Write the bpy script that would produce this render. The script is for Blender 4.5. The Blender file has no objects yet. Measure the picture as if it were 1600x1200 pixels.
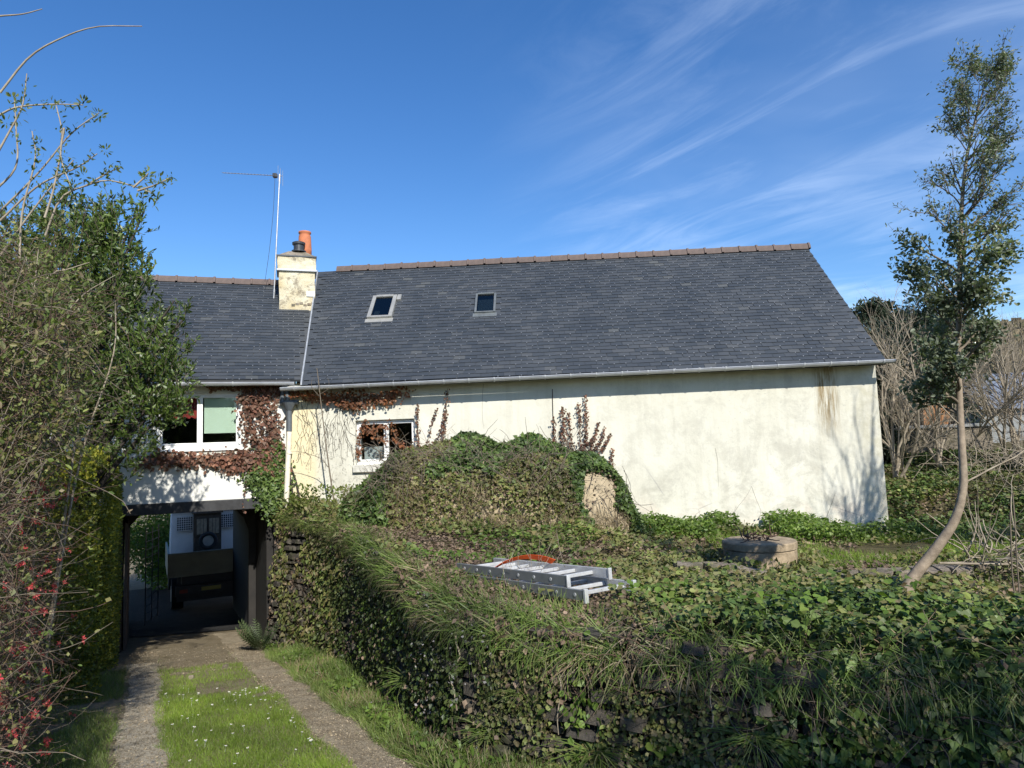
import bpy, math, random
import numpy as np
from mathutils import Vector, Matrix

C = bpy.context.scene.collection
rad = math.radians
# ------------------------------------------------------------------ camera, sky, sun, exposure
FPX = 1067.0
PITCH, ROLL = rad(5.3), rad(2.1)
cp, sp, cr, sr = math.cos(PITCH), math.sin(PITCH), math.cos(ROLL), math.sin(ROLL)
FWD = np.array([0, cp, sp])
_u0 = np.array([0, -sp, cp])
RGT = cr * np.array([1, 0, 0.]) - sr * _u0
UPV = sr * np.array([1, 0, 0.]) + cr * _u0
cam = bpy.data.cameras.new('camera')
camo = bpy.data.objects.new('camera', cam)
C.objects.link(camo)
cam.sensor_width = 36
cam.lens = 36 * FPX / 1600
cam.clip_start = .05
cam.clip_end = 3000
camo.matrix_world = Matrix(((RGT[0], UPV[0], -FWD[0], 0), (RGT[1], UPV[1], -FWD[1], 0), (RGT[2], UPV[2], -FWD[2], 0), (0, 0, 0, 1)))
bpy.context.scene.camera = camo

SUN_AZ, SUN_EL = rad(22), rad(37)          # azimuth measured from -Y (towards the viewer) to +X
world = bpy.data.worlds.new("World")
bpy.context.scene.world = world
world.use_nodes = True
wn, wl = world.node_tree.nodes, world.node_tree.links
sky = wn.new('ShaderNodeTexSky')
sky.sky_type = 'NISHITA'
sky.sun_disc = False
sky.sun_elevation = SUN_EL
sky.sun_rotation = math.pi - SUN_AZ
sky.air_density = 1.0
sky.dust_density = .25
sky.ozone_density = 3.0
bg = wn['Background']
bg.inputs[1].default_value = .115
tc = wn.new('ShaderNodeTexCoord')
# thin cirrus: stretched noise on a flat layer overhead
sep = wn.new('ShaderNodeSeparateXYZ'); wl.new(tc.outputs['Generated'], sep.inputs[0])
zadd = wn.new('ShaderNodeMath'); zadd.operation = 'ADD'; zadd.inputs[1].default_value = .12; wl.new(sep.outputs[2], zadd.inputs[0])
dx = wn.new('ShaderNodeMath'); dx.operation = 'DIVIDE'; wl.new(sep.outputs[0], dx.inputs[0]); wl.new(zadd.outputs[0], dx.inputs[1])
dy = wn.new('ShaderNodeMath'); dy.operation = 'DIVIDE'; wl.new(sep.outputs[1], dy.inputs[0]); wl.new(zadd.outputs[0], dy.inputs[1])
cmb = wn.new('ShaderNodeCombineXYZ'); wl.new(dx.outputs[0], cmb.inputs[0]); wl.new(dy.outputs[0], cmb.inputs[1])
def wnoise(scale, rot, sc, detail, rough, dist, loc=(0, 0, 0)):
    m = wn.new('ShaderNodeMapping'); m.inputs['Location'].default_value = loc
    m.inputs['Rotation'].default_value = (0, 0, rot); m.inputs['Scale'].default_value = sc
    m0 = wn.new('ShaderNodeMapping'); m0.inputs['Rotation'].default_value = (0, 0, rot); m.inputs['Rotation'].default_value = (0, 0, 0)
    wl.new(cmb.outputs[0], m0.inputs[0]); wl.new(m0.outputs[0], m.inputs[0])
    n = wn.new('ShaderNodeTexNoise'); n.inputs['Scale'].default_value = scale; n.inputs['Detail'].default_value = detail
    n.inputs['Roughness'].default_value = rough; n.inputs['Distortion'].default_value = dist
    wl.new(m.outputs[0], n.inputs[0])
    return n
def wramp(src, a, b):
    r = wn.new('ShaderNodeMapRange'); r.interpolation_type = 'SMOOTHSTEP'
    r.inputs[1].default_value = a; r.inputs[2].default_value = b; wl.new(src, r.inputs[0])
    return r.outputs[0]
def wmul(a, b, k=None):
    m = wn.new('ShaderNodeMath'); m.operation = 'MULTIPLY'; wl.new(a, m.inputs[0])
    if k is None: wl.new(b, m.inputs[1])
    else: m.inputs[1].default_value = k
    return m.outputs[0]
big = wmul(wramp(wnoise(.9, .3, (1, 1, 1), 3, .5, .3, (4.2, 2.9, 0)).outputs[0], .3, .62), wramp(dx.outputs[0], -.15, .9))
wisp = wramp(wnoise(1.9, rad(44), (.6, 1.8, 1), 9, .62, 1.2, (4.2, 2.9, 0)).outputs[0], .40, .74)
veil = wramp(wnoise(.7, rad(-20), (.7, 1.3, 1), 5, .55, .5, (7.7, 2.4, 0)).outputs[0], .35, .75)
cl = wn.new('ShaderNodeMath'); cl.operation = 'ADD'
wl.new(wmul(big, wisp), cl.inputs[0]); wl.new(wmul(wmul(big, veil), None, .45), cl.inputs[1])
cl2 = wmul(cl.outputs[0], None, .27)
mix = wn.new('ShaderNodeMixRGB'); wl.new(cl2, mix.inputs[0])
mix.inputs[2].default_value = (6.5, 7.6, 9.2, 1)
hsv = wn.new('ShaderNodeHueSaturation'); hsv.inputs['Hue'].default_value = .507; hsv.inputs['Saturation'].default_value = 1.27; hsv.inputs['Value'].default_value = 1.0
wl.new(sky.outputs[0], hsv.inputs['Color'])
wl.new(hsv.outputs[0], mix.inputs[1]); wl.new(mix.outputs[0], bg.inputs[0])

SUNV = np.array([math.cos(SUN_EL) * math.sin(SUN_AZ), -math.cos(SUN_EL) * math.cos(SUN_AZ), math.sin(SUN_EL)])
sl = bpy.data.lights.new('sun', 'SUN'); sl.energy = 4.4; sl.angle = rad(.55); sl.color = (1, .955, .88)
so = bpy.data.objects.new('sun', sl); C.objects.link(so)
so.rotation_euler = Vector(SUNV).to_track_quat('Z', 'Y').to_euler()
vs = bpy.context.scene.view_settings
vs.view_transform = 'Standard'; vs.look = 'None'; vs.gamma = 1; vs.use_curve_mapping = False
vs.exposure = 0.62
bpy.context.scene.cycles.use_denoising = True
bpy.context.scene.cycles.max_bounces = 6
bpy.context.scene.cycles.transparent_max_bounces = 8

rng = np.random.default_rng(11)
random.seed(5)

# ------------------------------------------------------------------ camera geometry helpers (for measuring the place)
def ray(x, y): return FWD + RGT * (x - 800) / FPX + UPV * (600 - y) / FPX
def atY(x, y, Y): d = ray(x, y); return d * Y / d[1]
def atP(x, y, p0, n): d = ray(x, y); return d * (np.dot(p0, n) / np.dot(d, n))
def unit(v): v = np.asarray(v, float); return v / (np.linalg.norm(v, axis=-1, keepdims=True) + 1e-9)
class Frame:
    def __init__(s, o, x, y, z): s.o, s.x, s.y, s.z = [np.asarray(k, float) for k in (o, x, y, z)]
    def w(s, p): p = np.asarray(p, float); return s.o + p[..., 0:1] * s.x + p[..., 1:2] * s.y + p[..., 2:3] * s.z
    def inv(s, p): p = np.asarray(p, float) - s.o; return np.stack([p @ s.x, p @ s.y, p @ s.z], -1)
    def mat(s, t, q, r): 
        o = s.w((t, q, r)); return Matrix(((s.x[0], s.y[0], s.z[0], o[0]), (s.x[1], s.y[1], s.z[1], o[1]), (s.x[2], s.y[2], s.z[2], o[2]), (0, 0, 0, 1)))
W0 = Frame((0, 0, 0), (1, 0, 0), (0, 1, 0), (0, 0, 1))
Z = np.array([0, 0, 1.])
J = atY(450, 700, 14); J[2] = 0
a1 = rad(2.5); U1 = np.array([math.cos(a1), -math.sin(a1), 0]); N1 = np.array([math.sin(a1), math.cos(a1), 0])
a2 = rad(18); U2 = np.array([math.cos(a2), math.sin(a2), 0]); N2 = np.array([-math.sin(a2), math.cos(a2), 0])
HM = Frame(J, U1, N1, Z)      # long house: t along the facade, o into the house, z up
HA = Frame(J, U2, N2, Z)      # passage house
HD = rad(28)
DR = Frame((0, 0, 0), (math.cos(HD), math.sin(HD), 0), (-math.sin(HD), math.cos(HD), 0), Z)   # drive: (w across, s along, z)
def onM(x, y, off=0): return atP(x, y, J + N1 * off, N1)
def onA(x, y, off=0): return atP(x, y, J + N2 * off, N2)

# ------------------------------------------------------------------ materials
def new_mat(name):
    m = bpy.data.materials.new(name); m.use_nodes = True
    return m, m.node_tree.nodes, m.node_tree.links, m.node_tree.nodes['Principled BSDF']
def noise(n, l, scale, detail=4, rough=.55, dist=0, vec=None, sc=None):
    t = n.new('ShaderNodeTexNoise'); t.inputs['Scale'].default_value = scale; t.inputs['Detail'].default_value = detail
    t.inputs['Roughness'].default_value = rough; t.inputs['Distortion'].default_value = dist
    g = n.new('ShaderNodeTexCoord')
    src = vec or g.outputs['Object']
    if sc:
        mp = n.new('ShaderNodeMapping'); mp.inputs['Scale'].default_value = sc; l.new(src, mp.inputs[0]); src = mp.outputs[0]
    l.new(src, t.inputs[0])
    return t.outputs[0]
def ramp(n, l, src, stops):
    r = n.new('ShaderNodeValToRGB'); e = r.color_ramp.elements
    while len(e) < len(stops): e.new(.5)
    for k, (p, c) in enumerate(stops):
        e[k].position = p; e[k].color = (*c, 1) if len(c) == 3 else c
    l.new(src, r.inputs[0]); return r.outputs[0]
def mrange(n, l, src, a, b, c=0., d=1.):
    r = n.new('ShaderNodeMapRange'); r.interpolation_type = 'SMOOTHSTEP'
    for k, v in zip((1, 2, 3, 4), (a, b, c, d)): r.inputs[k].default_value = v
    l.new(src, r.inputs[0]); return r.outputs[0]
def mth(n, l, op, a, b=None):
    m = n.new('ShaderNodeMath'); m.operation = op
    for k, v in enumerate((a, b)):
        if v is None: continue
        if isinstance(v, (int, float)): m.inputs[k].default_value = v
        else: l.new(v, m.inputs[k])
    return m.outputs[0]
def mixc(n, l, f, a, b, mode='MIX'):
    m = n.new('ShaderNodeMixRGB'); m.blend_type = mode
    for k, v in enumerate((f, a, b)):
        if isinstance(v, (int, float)): m.inputs[k].default_value = v
        elif isinstance(v, tuple): m.inputs[k].default_value = (*v, 1)
        else: l.new(v, m.inputs[k])
    return m.outputs[0]
def bump(n, l, src, b, strength=.3, dist=.01):
    k = n.new('ShaderNodeBump'); k.inputs['Strength'].default_value = strength; k.inputs['Distance'].default_value = dist
    l.new(src, k.inputs['Height']); l.new(k.outputs[0], b.inputs['Normal'])
def plain(name, c1, c2=None, scale=6, rough=.7, metal=0., bmp=.0, bscale=40, bd=.004, spec=.5):
    m, n, l, b = new_mat(name)
    c2 = c2 or tuple(v * .7 for v in c1)
    l.new(ramp(n, l, noise(n, l, scale, 6, .65), [(.3, c2), (.68, c1)]), b.inputs['Base Color'])
    b.inputs['Roughness'].default_value = rough; b.inputs['Metallic'].default_value = metal
    b.inputs['Specular IOR Level'].default_value = spec
    if bmp: bump(n, l, noise(n, l, bscale, 5, .6), b, bmp, bd)
    return m
def leafm(name, cols, rough=.5, trans=.25, spec=.4, vein=True):
    """each leaf (mesh island) takes its own colour from the list"""
    m, n, l, b = new_mat(name)
    g = n.new('ShaderNodeNewGeometry')
    k = len(cols)
    col = ramp(n, l, g.outputs['Random Per Island'], [(i / max(1, k - 1), c) for i, c in enumerate(cols)])
    patch = ramp(n, l, noise(n, l, 1.1, 3, .6), [(.35, (.62, .64, .62)), (.65, (1.25, 1.22, 1.15))])
    col = mixc(n, l, 1.0, col, patch, 'MULTIPLY')
    l.new(col, b.inputs['Base Color']); b.inputs['Roughness'].default_value = rough; b.inputs['Specular IOR Level'].default_value = spec
    if trans:
        t = n.new('ShaderNodeBsdfTranslucent'); l.new(mixc(n, l, 1.0, col, (1.3, 1.5, .6), 'MULTIPLY'), t.inputs[0])
        s = n.new('ShaderNodeMixShader'); s.inputs[0].default_value = trans
        l.new(b.outputs[0], s.inputs[1]); l.new(t.outputs[0], s.inputs[2]); l.new(s.outputs[0], n['Material Output'].inputs[0])
    return m

def facade_mat(name, long_wall):
    m, n, l, b = new_mat(name)
    base = ramp(n, l, noise(n, l, .55, 5, .6), [(.3, (.55, .535, .44)), (.7, (.65, .635, .54))])
    g = n.new('ShaderNodeTexCoord'); sepx = n.new('ShaderNodeSeparateXYZ')
    # object coordinates of the wall are its own frame: t along, o deep, z up
    l.new(g.outputs['Object'], sepx.inputs[0]); T, ZZ = sepx.outputs[0], sepx.outputs[2]
    blot = mrange(n, l, noise(n, l, 1.6, 9, .75, .4), .44, .66)
    if long_wall:
        low = mrange(n, l, ZZ, .2, -1.6); rt = mrange(n, l, T, 3.5, 10.)
        amt = mth(n, l, 'MULTIPLY', blot, mth(n, l, 'ADD', .22, mth(n, l, 'MULTIPLY', mth(n, l, 'ADD', low, rt), .38)))
        base = mixc(n, l, amt, base, (.40, .385, .32))
        fine = mrange(n, l, noise(n, l, 14, 9, .75), .56, .68)
        base = mixc(n, l, mth(n, l, 'MULTIPLY', fine, mth(n, l, 'MULTIPLY', rt, .6)), base, (.3, .3, .27))
        st = noise(n, l, 1.0, 8, .7, 0, sc=(5., 1, .45))
        streak = mrange(n, l, st, .45, .62)
        base = mixc(n, l, mth(n, l, 'MULTIPLY', streak, .22), base, (.40, .38, .30))
        # rust-brown run of damp under the gutter near the right end
        band = mth(n, l, 'MULTIPLY', mrange(n, l, T, 10.55, 10.78), mrange(n, l, T, 11.2, 10.9))
        vert = mrange(n, l, ZZ, -.35, .7)
        stn = mrange(n, l, noise(n, l, 3.5, 9, .75, .1, sc=(6, 1, .5)), .36, .62)
        rust = mth(n, l, 'MULTIPLY', mth(n, l, 'MULTIPLY', band, vert), stn)
        base = mixc(n, l, mth(n, l, 'MULTIPLY', rust, 1.), base, (.22, .155, .065))
        # grey-green wash around it and at the foot of the corner
        cor = mth(n, l, 'MULTIPLY', mrange(n, l, T, 10.9, 11.9), mrange(n, l, noise(n, l, 3, 7, .7), .42, .62))
        base = mixc(n, l, mth(n, l, 'MULTIPLY', cor, .45), base, (.36, .33, .2))
        # pale pink older paint low on the wall
        pk = mth(n, l, 'MULTIPLY', mrange(n, l, ZZ, -.9, -1.6), mrange(n, l, noise(n, l, 1.3, 4), .45, .6))
        base = mixc(n, l, mth(n, l, 'MULTIPLY', pk, .4), base, (.72, .6, .5))
        # yellow lime wash on the left end
        yl = mth(n, l, 'MULTIPLY', mrange(n, l, T, .75, .45), mrange(n, l, noise(n, l, 2, 6, .7), .25, .5))
        base = mixc(n, l, mth(n, l, 'MULTIPLY', yl, .62), base, (.74, .62, .33))
        # dark marks of torn-off ivy rootlets
        rl = mrange(n, l, noise(n, l, 9, 9, .8, 1.3), .545, .6)
        zone = mth(n, l, 'MULTIPLY', mrange(n, l, T, 1.75, 1.2), mrange(n, l, T, -.1, .5))
        base = mixc(n, l, mth(n, l, 'MULTIPLY', mth(n, l, 'MULTIPLY', rl, zone), .75), base, (.16, .15, .12))
        # hairline cracks
        vo = n.new('ShaderNodeTexVoronoi'); vo.feature = 'DISTANCE_TO_EDGE'; vo.inputs['Scale'].default_value = .9
        wv = mixc(n, l, .25, g.outputs['Object'], n.new('ShaderNodeTexNoise').outputs[1]); l.new(wv, vo.inputs[0])
        ck = mrange(n, l, vo.outputs[0], .010, .002)
        ck = mth(n, l, 'MULTIPLY', ck, mth(n, l, 'MULTIPLY', mrange(n, l, noise(n, l, .8, 2), .5, .6), mrange(n, l, ZZ, -.3, -.9)))
        base = mixc(n, l, mth(n, l, 'MULTIPLY', ck, .6), base, (.3, .29, .27))
    else:
        base = mixc(n, l, .6, base, (.66, .66, .63))
        base = mixc(n, l, mth(n, l, 'MULTIPLY', blot, .12), base, (.5, .5, .47))
    l.new(base, b.inputs['Base Color']); b.inputs['Roughness'].default_value = .9; b.inputs['Specular IOR Level'].default_value = .2
    hsum = mth(n, l, 'ADD', noise(n, l, 3, 5, .6), mth(n, l, 'MULTIPLY', noise(n, l, 60, 4, .6), .12))
    bump(n, l, hsum, b, .5, .03)
    return m

def slate_mat():
    m, n, l, b = new_mat('slate')
    g = n.new('ShaderNodeNewGeometry'); oi = n.new('ShaderNodeObjectInfo')
    r = mth(n, l, 'FRACT', mth(n, l, 'ADD', g.outputs['Random Per Island'], oi.outputs['Random']))
    base = ramp(n, l, r, [(0, (.036, .043, .052)), (.3, (.040, .047, .057)), (.55, (.043, .050, .060)), (.9, (.047, .054, .064)), (.98, (.054, .060, .069)), (1, (.072, .078, .082))])
    wc = n.new('ShaderNodeNewGeometry').outputs['Position']
    patch = ramp(n, l, noise(n, l, .9, 5, .6, vec=wc), [(.3, (.8, .82, .82)), (.7, (1.18, 1.15, 1.08))])
    base = mixc(n, l, 1., base, patch, 'MULTIPLY')
    lich = mrange(n, l, noise(n, l, 5, 7, .75, .3, vec=wc), .66, .72)
    base = mixc(n, l, mth(n, l, 'MULTIPLY', lich, .55), base, (.2, .21, .18))
    l.new(base, b.inputs['Base Color'])
    l.new(mrange(n, l, r, 0, 1, .5, .62), b.inputs['Roughness'])
    b.inputs['Specular IOR Level'].default_value = .45
    bump(n, l, noise(n, l, 35, 5, .7, vec=wc), b, .25, .004)
    return m
def ground_mat(name, c, scale=3):
    m, n, l, b = new_mat(name)
    col = ramp(n, l, noise(n, l, scale, 9, .7), [(p, q) for p, q in zip((.25, .45, .6, .75), c)])
    l.new(mixc(n, l, 1., col, ramp(n, l, noise(n, l, 45, 6, .7), [(.3, (.6, .6, .6)), (.7, (1.35, 1.33, 1.28))]), 'MULTIPLY'), b.inputs['Base Color'])
    b.inputs['Roughness'].default_value = .95; b.inputs['Specular IOR Level'].default_value = .15
    bump(n, l, mth(n, l, 'ADD', noise(n, l, 8, 6, .7), mth(n, l, 'MULTIPLY', noise(n, l, 70, 5, .7), .4)), b, .8, .03)
    return m
def stone_mat(name, cols, moss=.4):
    m, n, l, b = new_mat(name)
    oi = n.new('ShaderNodeObjectInfo'); g = n.new('ShaderNodeNewGeometry')
    r = mth(n, l, 'FRACT', mth(n, l, 'ADD', g.outputs['Random Per Island'], oi.outputs['Random']))
    base = ramp(n, l, r, [(i / (len(cols) - 1), c) for i, c in enumerate(cols)])
    base = mixc(n, l, 1., base, ramp(n, l, noise(n, l, 12, 8, .75, vec=g.outputs['Position']), [(.3, (.5, .5, .5)), (.7, (1.5, 1.45, 1.4))]), 'MULTIPLY')
    ms = mrange(n, l, noise(n, l, 2.6, 7, .7, vec=g.outputs['Position']), .48, .62)
    base = mixc(n, l, mth(n, l, 'MULTIPLY', ms, moss), base, (.035, .045, .016))
    l.new(base, b.inputs['Base Color']); b.inputs['Roughness'].default_value = .9; b.inputs['Specular IOR Level'].default_value = .2
    bump(n, l, noise(n, l, 25, 8, .7, vec=g.outputs['Position']), b, .9, .02)
    return m
def glass_mat(name, tint=(.86, .9, .9), refl=.09):
    m, n, l, b = new_mat(name)
    t = n.new('ShaderNodeBsdfTransparent'); t.inputs[0].default_value = (*tint, 1)
    gl = n.new('ShaderNodeBsdfGlossy'); gl.inputs['Roughness'].default_value = .03
    fr = n.new('ShaderNodeLayerWeight'); fr.inputs[0].default_value = .5
    f = mth(n, l, 'ADD', mth(n, l, 'MULTIPLY', mth(n, l, 'POWER', fr.outputs[1], 4.), .6), refl * .5)
    s = n.new('ShaderNodeMixShader'); l.new(f, s.inputs[0]); l.new(t.outputs[0], s.inputs[1]); l.new(gl.outputs[0], s.inputs[2])
    l.new(s.outputs[0], n['Material Output'].inputs[0]); return m

M = dict(
    wall_long=facade_mat('render_long', True), wall_annex=facade_mat('render_annex', False), slate=slate_mat(),
    lead=plain('lead', (.42, .44, .46), (.25, .27, .29), 5, .5, .3, .2),
    zinc=plain('zinc', (.50, .51, .51), (.36, .37, .37), 4, .45, .35, .15),
    zinc_dark=plain('painted_pipe', (.13, .15, .16), (.09, .1, .11), 6, .5, .2, .1),
    pvc=plain('white_plastic', (.82, .82, .80), (.74, .74, .70), 3, .4, 0),
    cream=plain('cream_pipe', (.8, .76, .64), (.6, .55, .42), 5, .55, 0),
    sill=plain('sill', (.66, .64, .56), (.34, .33, .28), 9, .85, 0, .3),
    beam=plain('black_beam', (.035, .036, .038), (.012, .012, .013), 7, .6, 0, .4, 18),
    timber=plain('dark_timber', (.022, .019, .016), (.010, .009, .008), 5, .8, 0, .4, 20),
    oldwood=plain('old_wood', (.10, .075, .055), (.05, .04, .03), 8, .8, 0, .4, 25),
    tile=plain('ridge_clay', (.125, .09, .075), (.08, .06, .052), 7, .8, 0, .3),
    pot=plain('terracotta', (.52, .17, .07), (.34, .12, .06), 9, .8, 0, .3),
    black=plain('black_metal', (.05, .055, .06), (.03, .03, .035), 8, .5, .2),
    alu=plain('aluminium', (.60, .61, .61), (.42, .42, .41), 14, .45, .35, .08),
    alu_shaded=plain('aluminium_shaded', (.26, .27, .27), (.19, .2, .2), 10, .5, .4, .1),  # same metal as alu, darkened: shade of the ladder's front rails put into colour
    steel=plain('galvanised', (.45, .46, .47), (.3, .31, .32), 9, .45, .7),
    skyl=plain('skylight_frame', (.42, .41, .37), (.3, .3, .28), 6, .45, .4),
    skyl_dark=plain('skylight_frame_dark', (.20, .22, .22), (.12, .13, .13), 6, .45, .4),
    glass=glass_mat('glass'), glass_roof=glass_mat('roof_glass', (.35, .4, .42), .14),
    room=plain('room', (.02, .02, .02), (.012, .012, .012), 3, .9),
    blind=plain('blind', (.62, .70, .54), (.56, .63, .48), 2, .9),
    red=plain('red_cloth', (.42, .04, .03), (.25, .02, .02), 6, .8),
    curtain=plain('net_curtain', (.55, .55, .53), (.38, .38, .37), 12, .9),
    orange=plain('orange_strap', (.85, .13, .02), (.7, .09, .015), 8, .6),
    concrete=plain('well_concrete', (.40, .31, .20), (.15, .115, .07), 7, .95, 0, .7, 30, .01),
    plaster=plain('earth_plaster', (.42, .34, .22), (.26, .21, .13), 5, .95, 0, .8, 18, .02),
    bark=plain('smooth_bark', (.34, .27, .19), (.15, .115, .08), 11, .8, 0, .6, 22, .006),
    twig=plain('twig_grey', (.19, .155, .11), (.10, .08, .055), 12, .85),
    twig_pale=plain('twig_pale', (.36, .31, .23), (.2, .16, .11), 12, .85),
    twig_red=plain('twig_red', (.13, .075, .05), (.07, .045, .03), 12, .85),
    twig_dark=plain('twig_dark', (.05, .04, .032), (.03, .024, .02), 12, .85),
    grey_cap=plain('wall_coping', (.26, .27, .27), (.16, .17, .16), 5, .9, 0, .4),
    shed_roof=plain('shed_roof', (.16, .19, .24), (.11, .13, .17), 4, .7),
    rusty=plain('rusty_boards', (.36, .17, .06), (.2, .1, .05), 4, .85),
    truck_white=plain('truck_white', (.78, .79, .79), (.66, .68, .68), 4, .4),
    truck_bed=plain('truck_bed', (.36, .36, .28), (.27, .27, .21), 3, .5),
    rubber=plain('rubber', (.02, .02, .02), (.012, .012, .012), 8, .8),
    plate=plain('plate', (.5, .42, .1), (.45, .38, .08), 5, .5),
    lamp=plain('tail_lamp', (.3, .02, .01), (.2, .01, .01), 5, .3),
    nb_wall=plain('neighbour_wall', (.7, .69, .65), (.6, .6, .56), 2, .9),
    mortar=plain('wall_core', (.03, .026, .018), (.015, .013, .01), 6, .95, 0, .8, 20, .03),
    chimney=None, stone=stone_mat('wall_stone', [(.05, .043, .034), (.085, .075, .06), (.06, .055, .048), (.11, .1, .085)], .55),
    stone_pale=stone_mat('pale_stone', [(.16, .13, .10), (.24, .21, .17), (.2, .17, .12)], .5),
)
def chimney_mat():
    m, n, l, b = new_mat('chimney_render')
    base = ramp(n, l, noise(n, l, 1.6, 6, .65), [(.35, (.46, .38, .22)), (.65, (.60, .56, .42))])
    dk = mrange(n, l, noise(n, l, 3.5, 9, .8, .4), .50, .62)
    base = mixc(n, l, mth(n, l, 'MULTIPLY', dk, .75), base, (.13, .1, .07))
    l.new(base, b.inputs['Base Color']); b.inputs['Roughness'].default_value = .95
    bump(n, l, noise(n, l, 9, 8, .75), b, .8, .03); return m
M['chimney'] = chimney_mat()
L = dict(
    ivy=leafm('ivy_leaf', [(.032, .056, .016), (.05, .09, .022), (.068, .115, .028), (.13, .19, .05), (.09, .135, .03), (.04, .062, .02)], .5, .15, .35),
    ivy_olive=leafm('bramble_leaf', [(.09, .125, .032), (.14, .165, .045), (.19, .155, .065), (.075, .12, .026), (.22, .175, .10), (.19, .24, .06), (.13, .09, .055)], .6, .2),
    creeper=leafm('creeper_leaf', [(.13, .06, .042), (.20, .085, .055), (.10, .05, .038), (.27, .14, .09), (.17, .11, .08), (.08, .045, .032)], .7, .2),
    creeper_or=leafm('creeper_leaf_orange', [(.26, .10, .045), (.18, .07, .04), (.34, .14, .06), (.15, .07, .045), (.22, .13, .08)], .7, .3),
    litter=leafm('leaf_litter', [(.12, .08, .058), (.19, .135, .10), (.09, .06, .042), (.25, .18, .135), (.15, .115, .065)], .85, .05),
    bay=leafm('bay_leaf', [(.045, .075, .018), (.07, .11, .022), (.10, .15, .03), (.05, .085, .02), (.15, .2, .045)], .42, .22, .45),
    laurel=leafm('laurel_leaf', [(.03, .05, .016), (.05, .08, .022), (.075, .095, .03), (.05, .055, .025)], .5, .12),
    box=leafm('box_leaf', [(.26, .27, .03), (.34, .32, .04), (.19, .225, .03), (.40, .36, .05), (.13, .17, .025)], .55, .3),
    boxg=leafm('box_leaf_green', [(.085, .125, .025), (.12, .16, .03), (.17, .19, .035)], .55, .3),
    shoot=leafm('young_leaf', [(.10, .15, .03), (.16, .2, .045), (.08, .11, .03), (.2, .22, .08)], .55, .35),
    euc=leafm('eucalyptus_leaf', [(.11, .14, .085), (.16, .19, .125), (.23, .26, .19), (.075, .10, .05), (.13, .16, .07)], .5, .28, .4),
    ever=leafm('evergreen', [(.012, .022, .012), (.02, .035, .018), (.03, .045, .02)], .6, .1),
    pine=leafm('pine_needles', [(.02, .035, .018), (.032, .05, .024)], .7, .1),
    grass=leafm('grass', [(.12, .20, .02), (.17, .27, .03), (.21, .29, .045), (.13, .21, .025), (.26, .28, .08)], .55, .35),
    grass_tall=leafm('tall_grass', [(.12, .19, .035), (.17, .25, .055), (.22, .26, .09), (.09, .16, .03), (.28, .27, .14)], .5, .35),
    straw=leafm('dead_grass', [(.26, .21, .13), (.34, .28, .19), (.18, .13, .08), (.22, .15, .09)], .8, .2),
    weed=leafm('weed_leaf', [(.10, .17, .03), (.14, .22, .04), (.07, .12, .025), (.2, .27, .06)], .5, .35),
    penny=leafm('pennywort_leaf', [(.16, .25, .05), (.11, .18, .04), (.22, .3, .08)], .4, .35),
    petal=leafm('quince_petal', [(.62, .06, .08), (.75, .12, .13), (.5, .04, .06), (.8, .25, .22)], .6, .35),
    woods=leafm('bare_wood', [(.16, .125, .08), (.22, .175, .115), (.12, .1, .06), (.2, .18, .09)], .9, 0),
    fern=leafm('fern_leaf', [(.05, .08, .03), (.09, .12, .05)], .6, .25),
    grit=leafm('grit', [(.17, .135, .09), (.26, .215, .15), (.32, .27, .2), (.14, .11, .07), (.22, .18, .12)], .9, 0),
    lilac=leafm('pale_flowers', [(.45, .42, .44), (.3, .28, .3), (.2, .2, .18)], .7, .2),
)

# ------------------------------------------------------------------ object helpers
def tag(o, label, cat, group=None, kind=None):
    if label: o['label'] = label
    if cat: o['category'] = cat
    if group: o['group'] = group
    if kind: o['kind'] = kind
    return o
def thing(name, label, cat, loc, group=None):
    o = bpy.data.objects.new(name, None); C.objects.link(o); o.location = [float(v) for v in loc]; o.empty_display_size = .2
    bpy_roots[o.name] = Vector(o.location)
    return tag(o, label, cat, group)
bpy_roots = {}
def adopt(o, parent):
    if parent is None: return o
    o.parent = parent
    if parent.type == 'EMPTY': o.matrix_parent_inverse = Matrix.Translation(-parent.location)
    elif parent.get('_fr') is not None: o.matrix_parent_inverse = parent.matrix_world.inverted()
    return o
def mesh_raw(name, V, F, mat, smooth=False):
    """V (n,3) array; F list of (k,m) index arrays"""
    me = bpy.data.meshes.new(name)
    V = np.ascontiguousarray(V, np.float32)
    if not isinstance(F, (list, tuple)): F = [F]
    F = [np.asarray(f, np.int32) for f in F if len(f)]
    me.vertices.add(len(V)); me.vertices.foreach_set('co', V.ravel())
    me.loops.add(sum(f.size for f in F)); me.loops.foreach_set('vertex_index', np.concatenate([f.ravel() for f in F]))
    tot = np.concatenate([np.full(len(f), f.shape[1], np.int32) for f in F])
    me.polygons.add(len(tot)); me.polygons.foreach_set('loop_start', np.concatenate([[0], np.cumsum(tot)[:-1]]).astype(np.int32))
    me.update(calc_edges=True)
    me.polygons.foreach_set('use_smooth', np.full(len(tot), bool(smooth)))
    if mat: me.materials.append(mat)
    return me
def link(name, me, parent=None, mw=None):
    o = bpy.data.objects.new(name, me); C.objects.link(o)
    if mw is not None: o.matrix_basis = mw
    return adopt(o, parent)
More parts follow.
